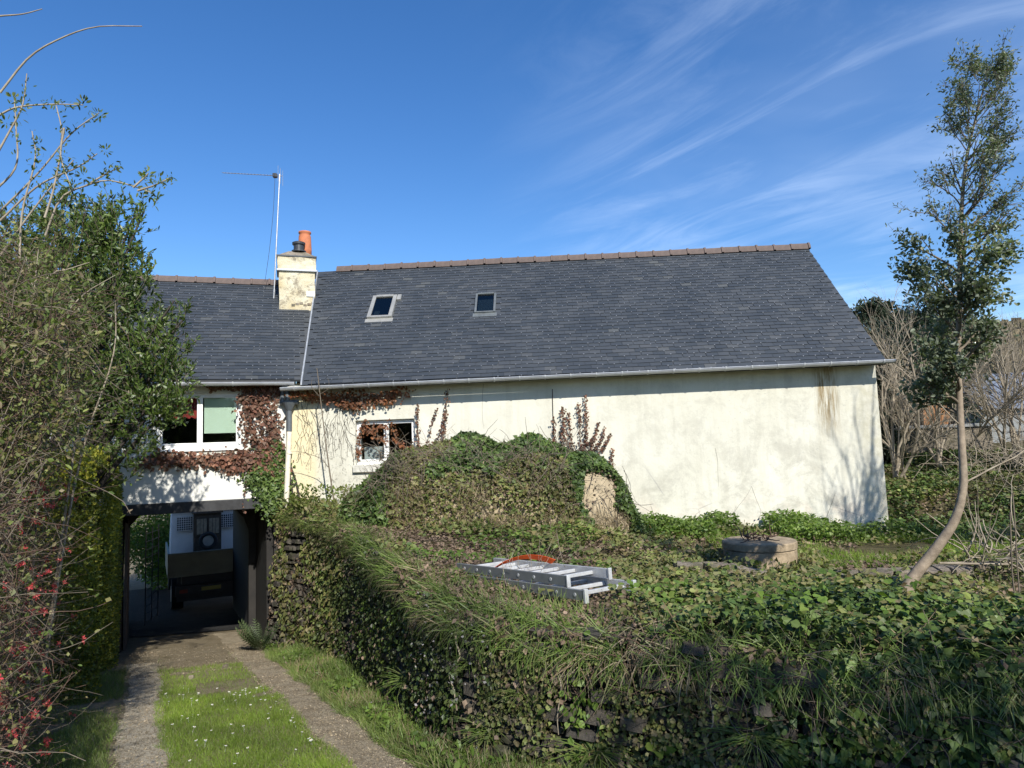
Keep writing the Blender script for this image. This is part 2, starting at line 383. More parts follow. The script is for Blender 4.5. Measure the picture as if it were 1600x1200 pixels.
class G:
    """collects simple solids in a frame and links them as one mesh"""
    def __init__(s, fr=W0): s.fr, s.V, s.F = fr, [], []
    def add(s, V, F):
        k = len(s.V); s.V += [tuple(map(float, v)) for v in V]; s.F += [tuple(i + k for i in f) for f in F]; return s
    def box(s, x0, x1, y0, y1, z0, z1):
        V = [(x, y, z) for z in (z0, z1) for y in (y0, y1) for x in (x0, x1)]
        return s.add(V, [(0, 2, 3, 1), (4, 5, 7, 6), (0, 1, 5, 4), (2, 6, 7, 3), (0, 4, 6, 2), (1, 3, 7, 5)])
    def hexa(s, b, t):   # bottom quad, top quad (ccw from above)
        V = list(b) + list(t)
        return s.add(V, [(3, 2, 1, 0), (4, 5, 6, 7), (0, 1, 5, 4), (1, 2, 6, 5), (2, 3, 7, 6), (3, 0, 4, 7)])
    def bar(s, p, q, w, h=None, up=(0, 0, 1)):
        p, q = np.array(p, float), np.array(q, float); h = h or w
        d = unit(q - p); a = unit(np.cross(d, up)) if abs(np.dot(d, up)) < .99 else np.array([1., 0, 0]); b = np.cross(a, d)
        a, b = a * w / 2, b * h / 2
        return s.hexa([p - a - b, p + a - b, p + a + b, p - a + b], [q - a - b, q + a - b, q + a + b, q - a + b])
    def cyl(s, p, q, r0, r1=None, n=14, cap=True):
        r1 = r0 if r1 is None else r1
        p, q = np.array(p, float), np.array(q, float); d = unit(q - p)
        a = unit(np.cross(d, (0, 0, 1) if abs(d[2]) < .9 else (1, 0, 0))); b = np.cross(d, a)
        V = []
        for c, r in ((p, r0), (q, r1)):
            for i in range(n):
                t = 2 * math.pi * i / n; V.append(c + r * (math.cos(t) * a + math.sin(t) * b))
        F = [(i, (i + 1) % n, n + (i + 1) % n, n + i) for i in range(n)]
        if cap: F += [tuple(range(n))[::-1], tuple(range(n, 2 * n))]
        return s.add(V, F)
    def lathe(s, c, prof, n=18):
        V = []; c = np.array(c, float)
        for r, z in prof:
            for i in range(n):
                t = 2 * math.pi * i / n; V.append(c + (r * math.cos(t), r * math.sin(t), z))
        m = len(prof)
        F = [(k * n + i, k * n + (i + 1) % n, (k + 1) * n + (i + 1) % n, (k + 1) * n + i) for k in range(m - 1) for i in range(n)]
        F += [tuple(range(n))[::-1], tuple(range((m - 1) * n, m * n))]
        return s.add(V, F)
    def build(s, name, mat, parent=None, bevel=0, smooth=False, keepframe=False):
        V = np.array(s.V)
        if not keepframe: V = s.fr.w(V)
        me = bpy.data.meshes.new(name); me.from_pydata([tuple(v) for v in V], [], s.F); me.materials.append(mat)
        if smooth: me.polygons.foreach_set('use_smooth', np.ones(len(me.polygons), bool))
        o = bpy.data.objects.new(name, me); C.objects.link(o)
        if keepframe: o.matrix_basis = s.fr.mat(0, 0, 0)
        if bevel:
            b = o.modifiers.new('bevel', 'BEVEL'); b.width = bevel; b.segments = 2; b.limit_method = 'ANGLE'
        adopt(o, parent)
        if keepframe: o['_fr'] = 1
        return o
def tubes(P, R, sides=4):
    """P (n,m,3) polylines, R (n,m) radii -> V, F arrays"""
    P = np.asarray(P, float); n, m, _ = P.shape
    T = np.empty_like(P); T[:, 1:-1] = P[:, 2:] - P[:, :-2]; T[:, 0] = P[:, 1] - P[:, 0]; T[:, -1] = P[:, -1] - P[:, -2]
    T = unit(T)
    ref = np.where(np.abs(T[..., 2:3]) < .85, np.array([0, 0, 1.]), np.array([1., 0, 0]))
    ref = np.broadcast_to(np.where(np.mean(np.abs(T[..., 2]), 1)[:, None, None] < .8, np.array([0, 0, 1.]), np.array([1., 0, 0])), T.shape)
    A = unit(np.cross(T, ref)); B = np.cross(T, A)
    ang = np.arange(sides) * 2 * math.pi / sides
    V = P[:, :, None, :] + R[:, :, None, None] * (np.cos(ang)[None, None, :, None] * A[:, :, None, :] + np.sin(ang)[None, None, :, None] * B[:, :, None, :])
    V = V.reshape(-1, 3)
    i, j, k = np.meshgrid(np.arange(n), np.arange(m - 1), np.arange(sides), indexing='ij')
    a = (i * m + j) * sides + k; b = (i * m + j) * sides + (k + 1) % sides
    F = np.stack([a, b, b + sides, a + sides], -1).reshape(-1, 4)
    return V, F
def tube_obj(name, P, R, mat, parent=None, sides=4, smooth=True):
    """P may be an array or a list of arrays with equal m"""
    V, F = tubes(P, R, sides); return link(name, mesh_raw(name, V, F, mat, smooth), parent)
def smooth_line(pts, m):
    """Catmull-Rom resample to m points"""
    p = np.array(pts, float); p = np.vstack([2 * p[0] - p[1], p, 2 * p[-1] - p[-2]])
    k = len(p) - 3; out = []
    for t in np.linspace(0, k - 1e-6, m):
        i = int(t); f = t - i; a, b, c, d = p[i:i + 4]
        out.append(.5 * ((2 * b) + (c - a) * f + (2 * a - 5 * b + 4 * c - d) * f * f + (3 * b - a - 3 * c + d) * f ** 3))
    return np.array(out)
def runit(n): return unit(rng.normal(size=(n, 3)))

# leaf shapes: x along the leaf, y across, z its face normal; unit length
def T_lance(w=.3):
    return (np.array([(0, 0, 0), (.35, w * .5, .03), (.35, -w * .5, .03), (.75, w * .38, .0), (.75, -w * .38, .0), (1, 0, -.06)]), np.array([(0, 2, 1), (1, 2, 4), (1, 4, 3), (3, 4, 5)]))
def T_oval(w=.6):
    return (np.array([(0, 0, 0), (.2, w * .4, .04), (.6, w * .5, .04), (1, 0, -.05), (.6, -w * .5, .04), (.2, -w * .4, .04), (.45, 0, -.02)]), np.array([(6, 0, 5), (6, 5, 4), (6, 4, 3), (6, 3, 2), (6, 2, 1), (6, 1, 0)]))
T_IVY = (np.array([(.1, 0, 0), (-.02, .25, 0), (.18, .5, -.03), (.42, .33, .02), (1, 0, -.06), (.42, -.33, .02), (.18, -.5, -.03), (-.02, -.25, 0)]), np.array([(0, 2, 1), (0, 3, 2), (0, 4, 3), (0, 5, 4), (0, 6, 5), (0, 7, 6)]))
T_QUAD = (np.array([(0, 0, 0), (.45, .38, .05), (1, 0, 0), (.45, -.38, .05)]), np.array([(0, 2, 1), (0, 3, 2)]))
def T_round():
    a = np.linspace(0, 2 * math.pi, 9)[:-1]
    return (np.vstack([[(.5, 0, -.1)], np.stack([.5 + .5 * np.cos(a), .5 * np.sin(a), .04 * np.sin(3 * a)], 1)]), np.array([(0, i + 1, (i + 1) % 8 + 1) for i in range(8)]))
def T_blade(w=.04, bend=.25, seg=3):
    t = np.linspace(0, 1, seg + 1)[:-1]; V = []
    for k in t:
        ww = w * .5 * (1 - .75 * k ** 1.5); V += [(k * (1 - bend * k * .35), ww, bend * k * k), (k * (1 - bend * k * .35), -ww, bend * k * k)]
    V.append((1 - bend * .35, 0, bend)); F = []
    for i in range(seg - 1): F += [(2 * i, 2 * i + 1, 2 * i + 3), (2 * i, 2 * i + 3, 2 * i + 2)]
    F.append((2 * seg - 2, 2 * seg - 1, 2 * seg)); return np.array(V), np.array(F)
def sc_arrays(T, P, D, N, S):
    P = np.asarray(P, float); n = len(P); D = unit(D); N = N - (N * D).sum(1, keepdims=True) * D; N = unit(N); B = np.cross(N, D)
    S = np.broadcast_to(np.asarray(S, float), (n,))[:, None, None]
    V = T[0][None]
    X = P[:, None] + S * (V[..., 0:1] * D[:, None] + V[..., 1:2] * B[:, None] + V[..., 2:3] * N[:, None])
    k = len(T[0]); F = T[1][None] + (np.arange(n) * k)[:, None, None]
    return X.reshape(-1, 3), F.reshape(-1, 3)
def scatter(name, T, P, D, N, S, mat, parent=None, kind='stuff', smooth=False):
    if isinstance(T, list):     # several shapes mixed
        Vs, Fs, off = [], [], 0
        pick = rng.integers(0, len(T), len(P)); S = np.broadcast_to(np.asarray(S, float), (len(P),))
        for q, t in enumerate(T):
            k = pick == q
            v, f = sc_arrays(t, P[k], D[k], N[k], S[k]); Vs.append(v); Fs.append(f + off); off += len(v)
        V, F = np.vstack(Vs), np.vstack(Fs)
    else: V, F = sc_arrays(T, P, D, N, S)
    o = link(name, mesh_raw(name, V, F, mat, smooth), parent)
    if kind: o['kind'] = kind
    return o

def vnoise(x, y, s=1., seed=0):
    """cheap smooth value noise, arrays"""
    x = np.asarray(x, float) * s + seed * 17.3; y = np.asarray(y, float) * s + seed * 9.1
    xi, yi = np.floor(x), np.floor(y); fx, fy = x - xi, y - yi; fx = fx * fx * (3 - 2 * fx); fy = fy * fy * (3 - 2 * fy)
    def h(a, b): v = np.sin(a * 127.1 + b * 311.7) * 43758.5453; return v - np.floor(v)
    return (h(xi, yi) * (1 - fx) + h(xi + 1, yi) * fx) * (1 - fy) + (h(xi, yi + 1) * (1 - fx) + h(xi + 1, yi + 1) * fx) * fy - .5

# ------------------------------------------------------------------ terrain
def zd(X, Y):
    """drive level: falls away from the viewer to the passage, then nearly flat"""
    X, Y = np.asarray(X, float), np.asarray(Y, float)
    yy = np.minimum(Y, 17.); base = -1.6 - .15 * yy - .03 * np.clip(Y - 17., 0, 14)
    base = np.where(Y < -4, -1.0, base)
    return base + .03 * vnoise(X, Y, 1.3, 2) * np.clip(1 - np.abs(Y) / 60, 0, 1)
ctl = np.array([(-4.6, 13.9, -1.05), (-3, 13.5, -1.1), (-3.6, 12.4, -1.12), (-2.5, 10.8, -1.2), (-1.2, 7.9, -1.27), (-.6, 6.3, -1.32), (.4, 5.15, -1.34), (1.6, 4.6, -1.34), (2.9, 4.15, -1.32), (5, 3.7, -1.25),
    (8, 3.5, -1.2), (0, 9, -1.42), (0, 12, -1.35), (0, 13.7, -1.4), (2.7, 13.6, -1.72), (2, 9, -1.7), (3.5, 9, -1.87), (5, 11, -1.98), (7.2, 13.4, -2.0), (5, 7, -1.66), (8, 8, -1.8), (9, 12, -1.8), (9.5, 15, -1.25),
    (8, 18, -.9), (12, 18, -.7), (14, 10, -1.3), (12, 5, -1.1), (4, 6, -1.55), (1.8, 6.5, -1.5), (3, 11.5, -1.8), (-1, 11, -1.33), (20, 25, -.4), (10, 25, -.6), (30, 15, -.6), (4, 22, -1.2), (-2, 20, -1.5), (25, 40, .3)])
def zg(X, Y):
    X, Y = np.asarray(X, float), np.asarray(Y, float)
    d = (X[..., None] - ctl[:, 0]) ** 2 + (Y[..., None] - ctl[:, 1]) ** 2
    w = 1 / (d + .25) ** 1.6
    return (w * ctl[:, 2]).sum(-1) / w.sum(-1) + .06 * vnoise(X, Y, 1.7, 4) + .03 * vnoise(X, Y, 5, 5)
# top edge of the retaining wall, seen from above
WC = smooth_line([(-4.78, 14.05, 0), (-3.4, 12.4, 0), (-2.46, 10.7, 0), (-1.3, 7.9, 0), (-.64, 6.3, 0), (-.2, 5.65, 0), (.45, 5.15, 0), (1.6, 4.62, 0), (2.92, 4.15, 0), (4.6, 3.72, 0), (7, 3.3, 0), (12, 3.0, 0)], 240)[:, :2]
WCs = np.concatenate([[0], np.cumsum(np.linalg.norm(np.diff(WC, axis=0), axis=1))])
def wc(s):
    s = np.asarray(s, float); p = np.stack([np.interp(s, WCs, WC[:, 0]), np.interp(s, WCs, WC[:, 1])], -1)
    q = np.stack([np.interp(s + .15, WCs, WC[:, 0]), np.interp(s + .15, WCs, WC[:, 1])], -1); r = np.stack([np.interp(s - .15, WCs, WC[:, 0]), np.interp(s - .15, WCs, WC[:, 1])], -1)
    t = unit(q - r); nrm = np.stack([t[..., 1], -t[..., 0]], -1)   # outward (towards the drive/viewer): right of travel
    return p, t, nrm
def grid_mesh(name, A, mat, parent=None):
    a, b, _ = A.shape; i, j = np.meshgrid(np.arange(a - 1), np.arange(b - 1), indexing='ij'); k = i * b + j
    F = np.stack([k, k + b, k + b + 1, k + 1], -1).reshape(-1, 4)
    return link(name, mesh_raw(name, A.reshape(-1, 3), F, mat, True), parent)
M['soil'] = ground_mat('soil', [(.05, .045, .02), (.085, .075, .035), (.12, .10, .055), (.07, .08, .03)])
M['dirt'] = ground_mat('drive_ground', [(.10, .085, .05), (.17, .14, .09), (.21, .175, .12), (.12, .13, .05)])
M['gravel'] = ground_mat('track_gravel', [(.22, .19, .145), (.31, .275, .21), (.39, .35, .275), (.26, .23, .165)], 5)
M['dirt_track'] = ground_mat('track_earth', [(.16, .13, .085), (.24, .20, .14), (.32, .275, .20), (.18, .165, .09)], 4)
M['asphalt'] = ground_mat('passage_asphalt', [(.014, .014, .015), (.022, .022, .022), (.03, .03, .03), (.018, .018, .018)])
M['hill'] = ground_mat('hill_grass', [(.10, .09, .05), (.14, .12, .07), (.12, .13, .05), (.09, .10, .04)], .05)

gx = np.unique(np.concatenate([np.linspace(-600, -30, 14), np.linspace(-30, -10, 14), np.linspace(-10, 14, 110), np.linspace(14, 40, 12), np.linspace(40, 600, 12)]))
gy = np.unique(np.concatenate([np.linspace(-600, -14, 12), np.linspace(-14, 0, 20), np.linspace(0, 24, 120), np.linspace(24, 60, 14), np.linspace(60, 900, 14)]))
GX, GY = np.meshgrid(gx, gy, indexing='ij')
tag(grid_mesh('ground', np.stack([GX, GY, zd(GX, GY)], -1), M['dirt']), 'brown earth and trodden grass falling towards the passage under the house', None, kind='structure')
# raised garden behind the retaining wall
ns, nt = 150, 90
ss = np.linspace(0, WCs[-1], ns); front, _, fn = wc(ss)
back = smooth_line([(-4.3, 14.6, 0), (-4.2, 18, 0), (-3.5, 24, 0), (2, 32, 0), (12, 40, 0), (24, 40, 0), (34, 28, 0), (30, 8, 0)], ns)[:, :2]
tt = np.linspace(0, 1, nt)[None, :, None] ** 1.6
XY = (front - fn * .05)[:, None] * (1 - tt) + back[:, None] * tt
tag(grid_mesh('garden_ground', np.stack([XY[..., 0], XY[..., 1], zg(XY[..., 0], XY[..., 1])], -1), M['soil']), 'raised garden earth behind the stone wall', None, kind='structure')
# wheel tracks of the drive
def strip(name, w0, w1, s0, s1, dz, mat, label, ragged=.085, n=90, m=9):
    s = np.linspace(s0, s1, n)[:, None]; f = np.linspace(0, 1, m)[None]
    lo = w0 + ragged * vnoise(s * 1., s * 0, 1.6, 3) * 2 + ragged * vnoise(s, s * 0, 6, 4); hi = w1 + ragged * vnoise(s, s * 0, 1.6, 7) * 2 + ragged * vnoise(s, s * 0, 6, 8)
    Wd = lo * (1 - f) + hi * f; Sd = np.broadcast_to(s, Wd.shape)
    p = DR.w(np.stack([Wd, Sd, Wd * 0], -1)); edge = np.minimum(f, 1 - f) * 2
    p[..., 2] = zd(p[..., 0], p[..., 1]) + dz - .025 * (edge < .05)
    return tag(grid_mesh(name, p, mat), label, None, kind='structure')
strip('left_wheel_track', -.27, .17, 1.5, 13.2, .012, M['gravel'], 'pale gritty left wheel track beside the clipped hedge')
strip('right_wheel_track', 1.32, 1.84, 1.5, 17.6, .012, M['dirt_track'], 'brown gritty right wheel track beside the overgrown wall')
strip('passage_floor', -.95, 2.6, 18.2, 27, .016, M['asphalt'], 'dark floor of the covered passage', .03)
# far hill, rising to the right of the house
hu = np.linspace(0, 1, 70)[:, None]; hv = np.linspace(0, 1, 26)[None]
HXa = -40 + 260 * hu + 0 * hv; HYa = 45 + 220 * hv + 0 * hu
HZ = -5 + (7 + 22 * np.clip((HXa - 5) / 90, 0, 1)) * np.sin(np.clip(hv * 1.15, 0, 1) * math.pi / 2) * np.clip(.12 + (HXa + 10) / 80, .0, 1.15) + 1.2 * vnoise(HXa, HYa, .05, 3)
tag(grid_mesh('hill', np.stack([HXa, HYa, HZ], -1), M['hill']), 'brown wooded hillside rising behind the house', None, kind='structure')
def zh(X, Y):
    u = np.clip((X + 40) / 260, 0, 1); v = np.clip((Y - 45) / 220, 0, 1)
    return -5 + (7 + 22 * np.clip((X - 5) / 90, 0, 1)) * np.sin(np.clip(v * 1.15, 0, 1) * math.pi / 2) * np.clip(.12 + (X + 10) / 80, 0, 1.15) + 1.2 * vnoise(X, Y, .05, 3)

# ------------------------------------------------------------------ the long house
TR, ZE, ZR, OE, OR = 11.85, 1.40, 4.62, -.34, 3.0
def wall_with_hole(fr, t0, t1, z0, z1, holes, depth, name, mat, parent):
    """front skin with real openings and reveals, cut into a grid"""
    g = G(fr); ts = sorted({t0, t1} | {v for h in holes for v in h[:2]}); zs = sorted({z0, z1} | {v for h in holes for v in h[2:]})
    for i in range(len(ts) - 1):
        for k in range(len(zs) - 1):
            a, b, c, d = ts[i], ts[i + 1], zs[k], zs[k + 1]
            if any(h[0] <= a and b <= h[1] and h[2] <= c and d <= h[3] for h in holes): continue
            g.add([(a, 0, c), (b, 0, c), (b, 0, d), (a, 0, d)], [(0, 1, 2, 3)])
            g.add([(a, depth, c), (b, depth, c), (b, depth, d), (a, depth, d)], [(3, 2, 1, 0)])
    for a, b, c, d in holes:
        g.add([(a, 0, c), (a, depth, c), (a, depth, d), (a, 0, d)], [(0, 1, 2, 3)])
        g.add([(b, 0, c), (b, 0, d), (b, depth, d), (b, depth, c)], [(0, 1, 2, 3)])
        g.add([(a, 0, c), (b, 0, c), (b, depth, c), (a, depth, c)], [(0, 1, 2, 3)])
        g.add([(a, 0, d), (a, depth, d), (b, depth, d), (b, 0, d)], [(0, 1, 2, 3)])
    g.add([(t0, 0, z0), (t0, 0, z1), (t0, depth, z1), (t0, depth, z0)], [(0, 1, 2, 3)])
    g.add([(t1, 0, z0), (t1, depth, z0), (t1, depth, z1), (t1, 0, z1)], [(0, 1, 2, 3)])
    return g.build(name, mat, parent, keepframe=True)
house = thing('long_house', 'long low house with pale weathered render and a dark slate roof carrying two skylights', 'house', HM.w((6, 3, -3.6)))
wt0, wt1, wz0, wz1 = 1.40, 2.62, -.24, .66
hw = wall_with_hole(HM, 0, TR, -3.9, 1.47, [(wt0, wt1, wz0, wz1)], .5, 'wall', M['wall_long'], house)
gb = G(HM)   # gable walls and rear wall
for t, e in ((0., .4), (TR - .4, .4)):
    prof = [(.502, -3.6), (5.5, -3.6), (5.5, 1.47), (3, 4.46), (.502, 1.98)]
    V = [(t, o, z) for o, z in prof] + [(t + e - .002, o, z) for o, z in prof]; k = 5
    gb.add(V, [tuple(range(5))[::-1], tuple(range(5, 10))] + [(i, (i + 1) % 5, 5 + (i + 1) % 5, 5 + i) for i in range(5)])
gb.box(.4, TR - .402, 5.5, 6.0, -3.6, 1.47)
gb.build('gable_wall', M['wall_annex'], house)
# roof frames: x along the eaves, y up the slope, z outward
def roof_frame(fr, o0, z0, o1, z1):
    up = fr.y * (o1 - o0) + Z * (z1 - z0); ln = np.linalg.norm(up); up = up / ln; nn = np.cross(fr.x, up)
    return Frame(fr.w((0, o0, z0)), fr.x, up, nn), ln
RM, LM = roof_frame(HM, OE, ZE, OR, ZR)
def onR(RF, x, y): return RF.inv(atP(x, y, RF.o, RF.z))
AE, AR_, AOE = 1.53, 4.27, -.28
RA, LA = roof_frame(HA, AOE, AE, OR, AR_)
VB, VT = HM.w((.40, OE, ZE)), HM.w((-.35, OR, ZR))        # valley line between the two roofs
vdir = unit(VT[:2] - VB[:2]); vn = np.array([vdir[1], -vdir[0]])  # points right
def right_of_valley(p): return (p[..., :2] - VB[:2]) @ vn
def roof_base(RF, Lr, t0, t1, name, parent, clip_sign):
    """boarding under the slates, cut along the valley"""
    g = G(); th = .05
    def edge(q, side):
        pl = RF.w((side, q, 0)); return pl
    # find t on valley at q=0 and q=L
    def tval(q):
        a, b = RF.w((-3., q, 0)), RF.w((5., q, 0)); fa, fb = right_of_valley(a), right_of_valley(b); return -3 + 8 * (-fa) / (fb - fa)
    tv0, tv1 = tval(0), tval(Lr)
    c = [(tv0, 0), (t1, 0), (t1, Lr), (tv1, Lr)] if clip_sign > 0 else [(t0, 0), (tv0, 0), (tv1, Lr), (t0, Lr)]
    return tv0, tv1, G(RF).hexa([(a, b, -th) for a, b in c], [(a, b, 0) for a, b in c]).build(name, M['slate'], parent)
tv0, tv1, roofM = roof_base(RM, LM, 0, TR + .06, 'roof', house, 1)
# rear slope
G(HM).hexa([(-.35, OR, ZR - .05), (TR + .06, OR, ZR - .05), (TR + .06, 6.35, ZE - .03), (-.35, 6.35, ZE - .03)][::1], [(-.35, OR, ZR), (TR + .06, OR, ZR), (TR + .06, 6.35, ZE + .02), (-.35, 6.35, ZE + .02)]).build('rear_slope', M['slate'], roofM)

SW, SE, STH = .232, .124, .006     # slate width, exposure, thickness
def slate_mesh(k):
    r = random.Random(k); w, ln = SW - .005, SE + .05
    z0, z1 = STH + .014, .004      # tail sits proud over the course below
    j = [r.uniform(-.004, .004) for _ in range(4)]
    V = [(-w / 2, j[0], z0 - STH), (w / 2, j[1], z0 - STH), (w / 2, ln, z1 - .003), (-w / 2, ln, z1 - .003), (-w / 2, j[0], z0), (w / 2, j[1], z0), (w / 2, ln, z1), (-w / 2, ln, z1)]
    if k % 4 == 3: V[5] = (w / 2 - .02, j[1], z0); V[1] = (w / 2 - .02, j[1], z0 - STH)
    F = [(4, 5, 6, 7), (0, 1, 5, 4), (1, 2, 6, 5), (3, 0, 4, 7)]
    me = bpy.data.meshes.new('slate'); me.from_pydata(V, [], F); me.materials.append(M['slate']); return me, np.array(V), np.array(F)
SL = [slate_mesh(k) for k in range(6)]
def lay_slates(RF, Lr, t0, t1, roof, sign, nind, skips, seed):
    r = random.Random(seed); rows = int(Lr / SE); places = []
    for k in range(rows):
        q = k * SE + .002; off = (k % 2) * SW / 2
        n = int((t1 - t0) / SW) + 3
        for i in range(-2, n):
            t = t1 - SW / 2 - i * SW + off - (SW / 2 if False else 0)
            if t > t1 - SW * .1 or t < t0: continue
            if t + SW / 2 > t1: t = t1 - SW / 2 + .0
            p = RF.w((t, q + .05, 0)); dist = right_of_valley(p) * sign
            if dist < SW * .5: continue
            if any(a < t < b and c < q + .06 < d for a, b, c, d in skips): continue
            places.append((t + r.uniform(-.003, .003), q + r.uniform(-.004, .004) + (r.random() < .02) * -.02, r.uniform(-.012, .012), r.randrange(6), r.uniform(0, .003)))
    places.sort(key=lambda a: np.linalg.norm(RF.w((a[0], a[1], 0))))
    for t, q, ro, k, dz in places[:nind]:
        o = bpy.data.objects.new('slate', SL[k][0]); C.objects.link(o)
        o.matrix_basis = RF.mat(t, q, dz) @ Matrix.Rotation(ro, 4, 'Z'); o.parent = roof
    Vs, Fs, off = [], [], 0
    for t, q, ro, k, dz in places[nind:]:
        v = SL[k][1].copy(); c, s = math.cos(ro), math.sin(ro)
        v = np.stack([v[:, 0] * c - v[:, 1] * s + t, v[:, 0] * s + v[:, 1] * c + q, v[:, 2] + dz], 1)
        Vs.append(RF.w(v)); Fs.append(SL[k][2] + off); off += 8
    o = link('slate_courses', mesh_raw('slate_courses', np.vstack(Vs), np.vstack(Fs), M['slate']), roof); o['kind'] = 'stuff'
    # bright hooks at the slate tails
    hk = [pl for pl in places if r.random() < .55]
    Vs, Fs, off = [], [], 0
    for t, q, ro, k, dz in hk:
        h = .0085; v = np.array([(t - h, q - .006, .022), (t + h, q - .006, .022), (t + h, q + .008, .024), (t - h, q + .008, .024), (t - h, q - .006, .008), (t + h, q - .006, .008)])
        Vs.append(RF.w(v)); Fs.append(np.array([(0, 1, 2, 3), (4, 5, 1, 0)]) + off); off += 6
    o = link('slate_hooks', mesh_raw('slate_hooks', np.vstack(Vs), np.vstack(Fs), M['steel']), roof); o['kind'] = 'stuff'
# skylights: measured on the roof plane
def sky_rect(pts):
    q = np.array([onR(RM, *p) for p in pts]); return q[:, 0].min(), q[:, 0].max(), q[:, 1].min(), q[:, 1].max(), q
r1 = np.array([onR(RM, *p) for p in ((583, 466), (622, 465), (612, 498), (575, 500))])
r2 = np.array([onR(RM, *p) for p in ((743, 462), (775, 461), (775, 490), (742, 491))])
c1, c2 = r1.mean(0), r2.mean(0)
s1w, s1h = (r1[1, 0] - r1[0, 0] + r1[2, 0] - r1[3, 0]) / 2, (r1[0, 1] - r1[3, 1] + r1[1, 1] - r1[2, 1]) / 2
s2w, s2h = (r2[1, 0] - r2[0, 0] + r2[2, 0] - r2[3, 0]) / 2, (r2[0, 1] - r2[3, 1] + r2[1, 1] - r2[2, 1]) / 2
sk = []
for c, w, h in ((c1, s1w, s1h), (c2, s2w, s2h)): sk.append((c[0] - w / 2, c[0] + w / 2, c[1] - h / 2, c[1] + h / 2))
lay_slates(RM, LM - .02, -.4, TR + .06, roofM, 1, 300, sk, 3)
def skylight(rc, mat, fw, lift, curtain, label):
    t0, t1, q0, q1 = rc
    f = G(RM)
    f.box(t0, t0 + fw, q0, q1, -.03, lift); f.box(t1 - fw, t1, q0, q1, -.03, lift)
    f.box(t0 + fw, t1 - fw, q1 - fw * .9, q1, -.03, lift + .012); f.box(t0 + fw, t1 - fw, q0, q0 + fw * .7, -.03, lift - .006)
    o = f.build('skylight', mat, roofM, bevel=.006); o['label'] = label
    G(RM).box(t0 + fw, t1 - fw, q0 + fw * .7, q1 - fw * .9, lift - .03, lift - .022).build('pane', M['glass_roof'], o)
    return o
s1 = skylight(sk[0], M['skyl'], .085, .085, True, 'larger roof window with pale beige frame left of the other')
s2 = skylight(sk[1], M['skyl_dark'], .05, .07, True, 'smaller roof window with thin dark grey frame')
for (t0, t1, q0, q1), m_, s_ in ((sk[0], M['skyl'], s1), (sk[1], M['skyl_dark'], s2)):
    G(RM).box(t0 - .03, t1 + .03, q0 - .14, q0 - .002, .018, .028).build('apron_flashing', m_, roofM)
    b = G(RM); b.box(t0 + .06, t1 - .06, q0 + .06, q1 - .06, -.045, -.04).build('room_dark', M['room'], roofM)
t0, t1, q0, q1 = sk[1]; G(RM).box(t0 + .07, t1 - .07, q0 + .06, q1 - .2, .0, .008).build('lace_curtain', M['curtain'], roofM)
t0, t1, q0, q1 = sk[0]; G(RM).box(t0 + .12, t0 + .24, q0 + .08, q0 + .34, .0, .01).build('net_curtain', M['curtain'], roofM)
G(RM).box(sk[0][1] + .012, sk[0][1] + .10, q1 - .2, q1 + .02, .015, .07).build('side_flashing', M['skyl'], roofM)
G(RM).box(t1 + .005, t1 + .02, q1, q1 + .03, .015, .08).build('side_flashing', M['skyl_dark'], roofM)

def ridge_tiles(RF, Lr, fr, zr, t0, t1, step, parent):
    """half-round clay ridge tiles, each with a collar"""
    g = G(); rr = .085
    def prof(x, r, up): return [(x, -r * 1.15, -.11 + up), (x, -r * .85, -.02 + up), (x, -r * .35, .045 + up), (x, r * .35, .045 + up), (x, r * .85, -.02 + up), (x, r * 1.15, -.11 + up)]
    segs = [(0, rr, 0), (step - .055, rr, 0), (step - .05, rr * 1.22, .018), (step - .005, rr * 1.22, .018), (step, rr, .0)]
    V = [p for x, r, u in segs for p in prof(x, r, u)]
    F = [(k * 6 + i, (k + 1) * 6 + i, (k + 1) * 6 + i + 1, k * 6 + i + 1) for k in range(4) for i in range(5)] + [(0, 1, 2, 3, 4, 5), (29, 28, 27, 26, 25, 24)]
    me = bpy.data.meshes.new('ridge_tile'); me.from_pydata(V, [], F); me.materials.append(M['tile'])
    n = int(round((t1 - t0) / step))
    for i in range(n):
        o = bpy.data.objects.new('ridge_tile', me); C.objects.link(o)
        o.matrix_basis = fr.mat(t0 + i * step, OR, zr + .07 + random.uniform(-.006, .006)) @ Matrix.Rotation(random.uniform(-.012, .012), 4, 'Z') @ Matrix.Rotation(random.uniform(-.01, .01), 4, 'Y'); o.parent = parent
ridge_tiles(RM, LM, HM, ZR, .16, TR + .10, (TR - .06) / 28, roofM)
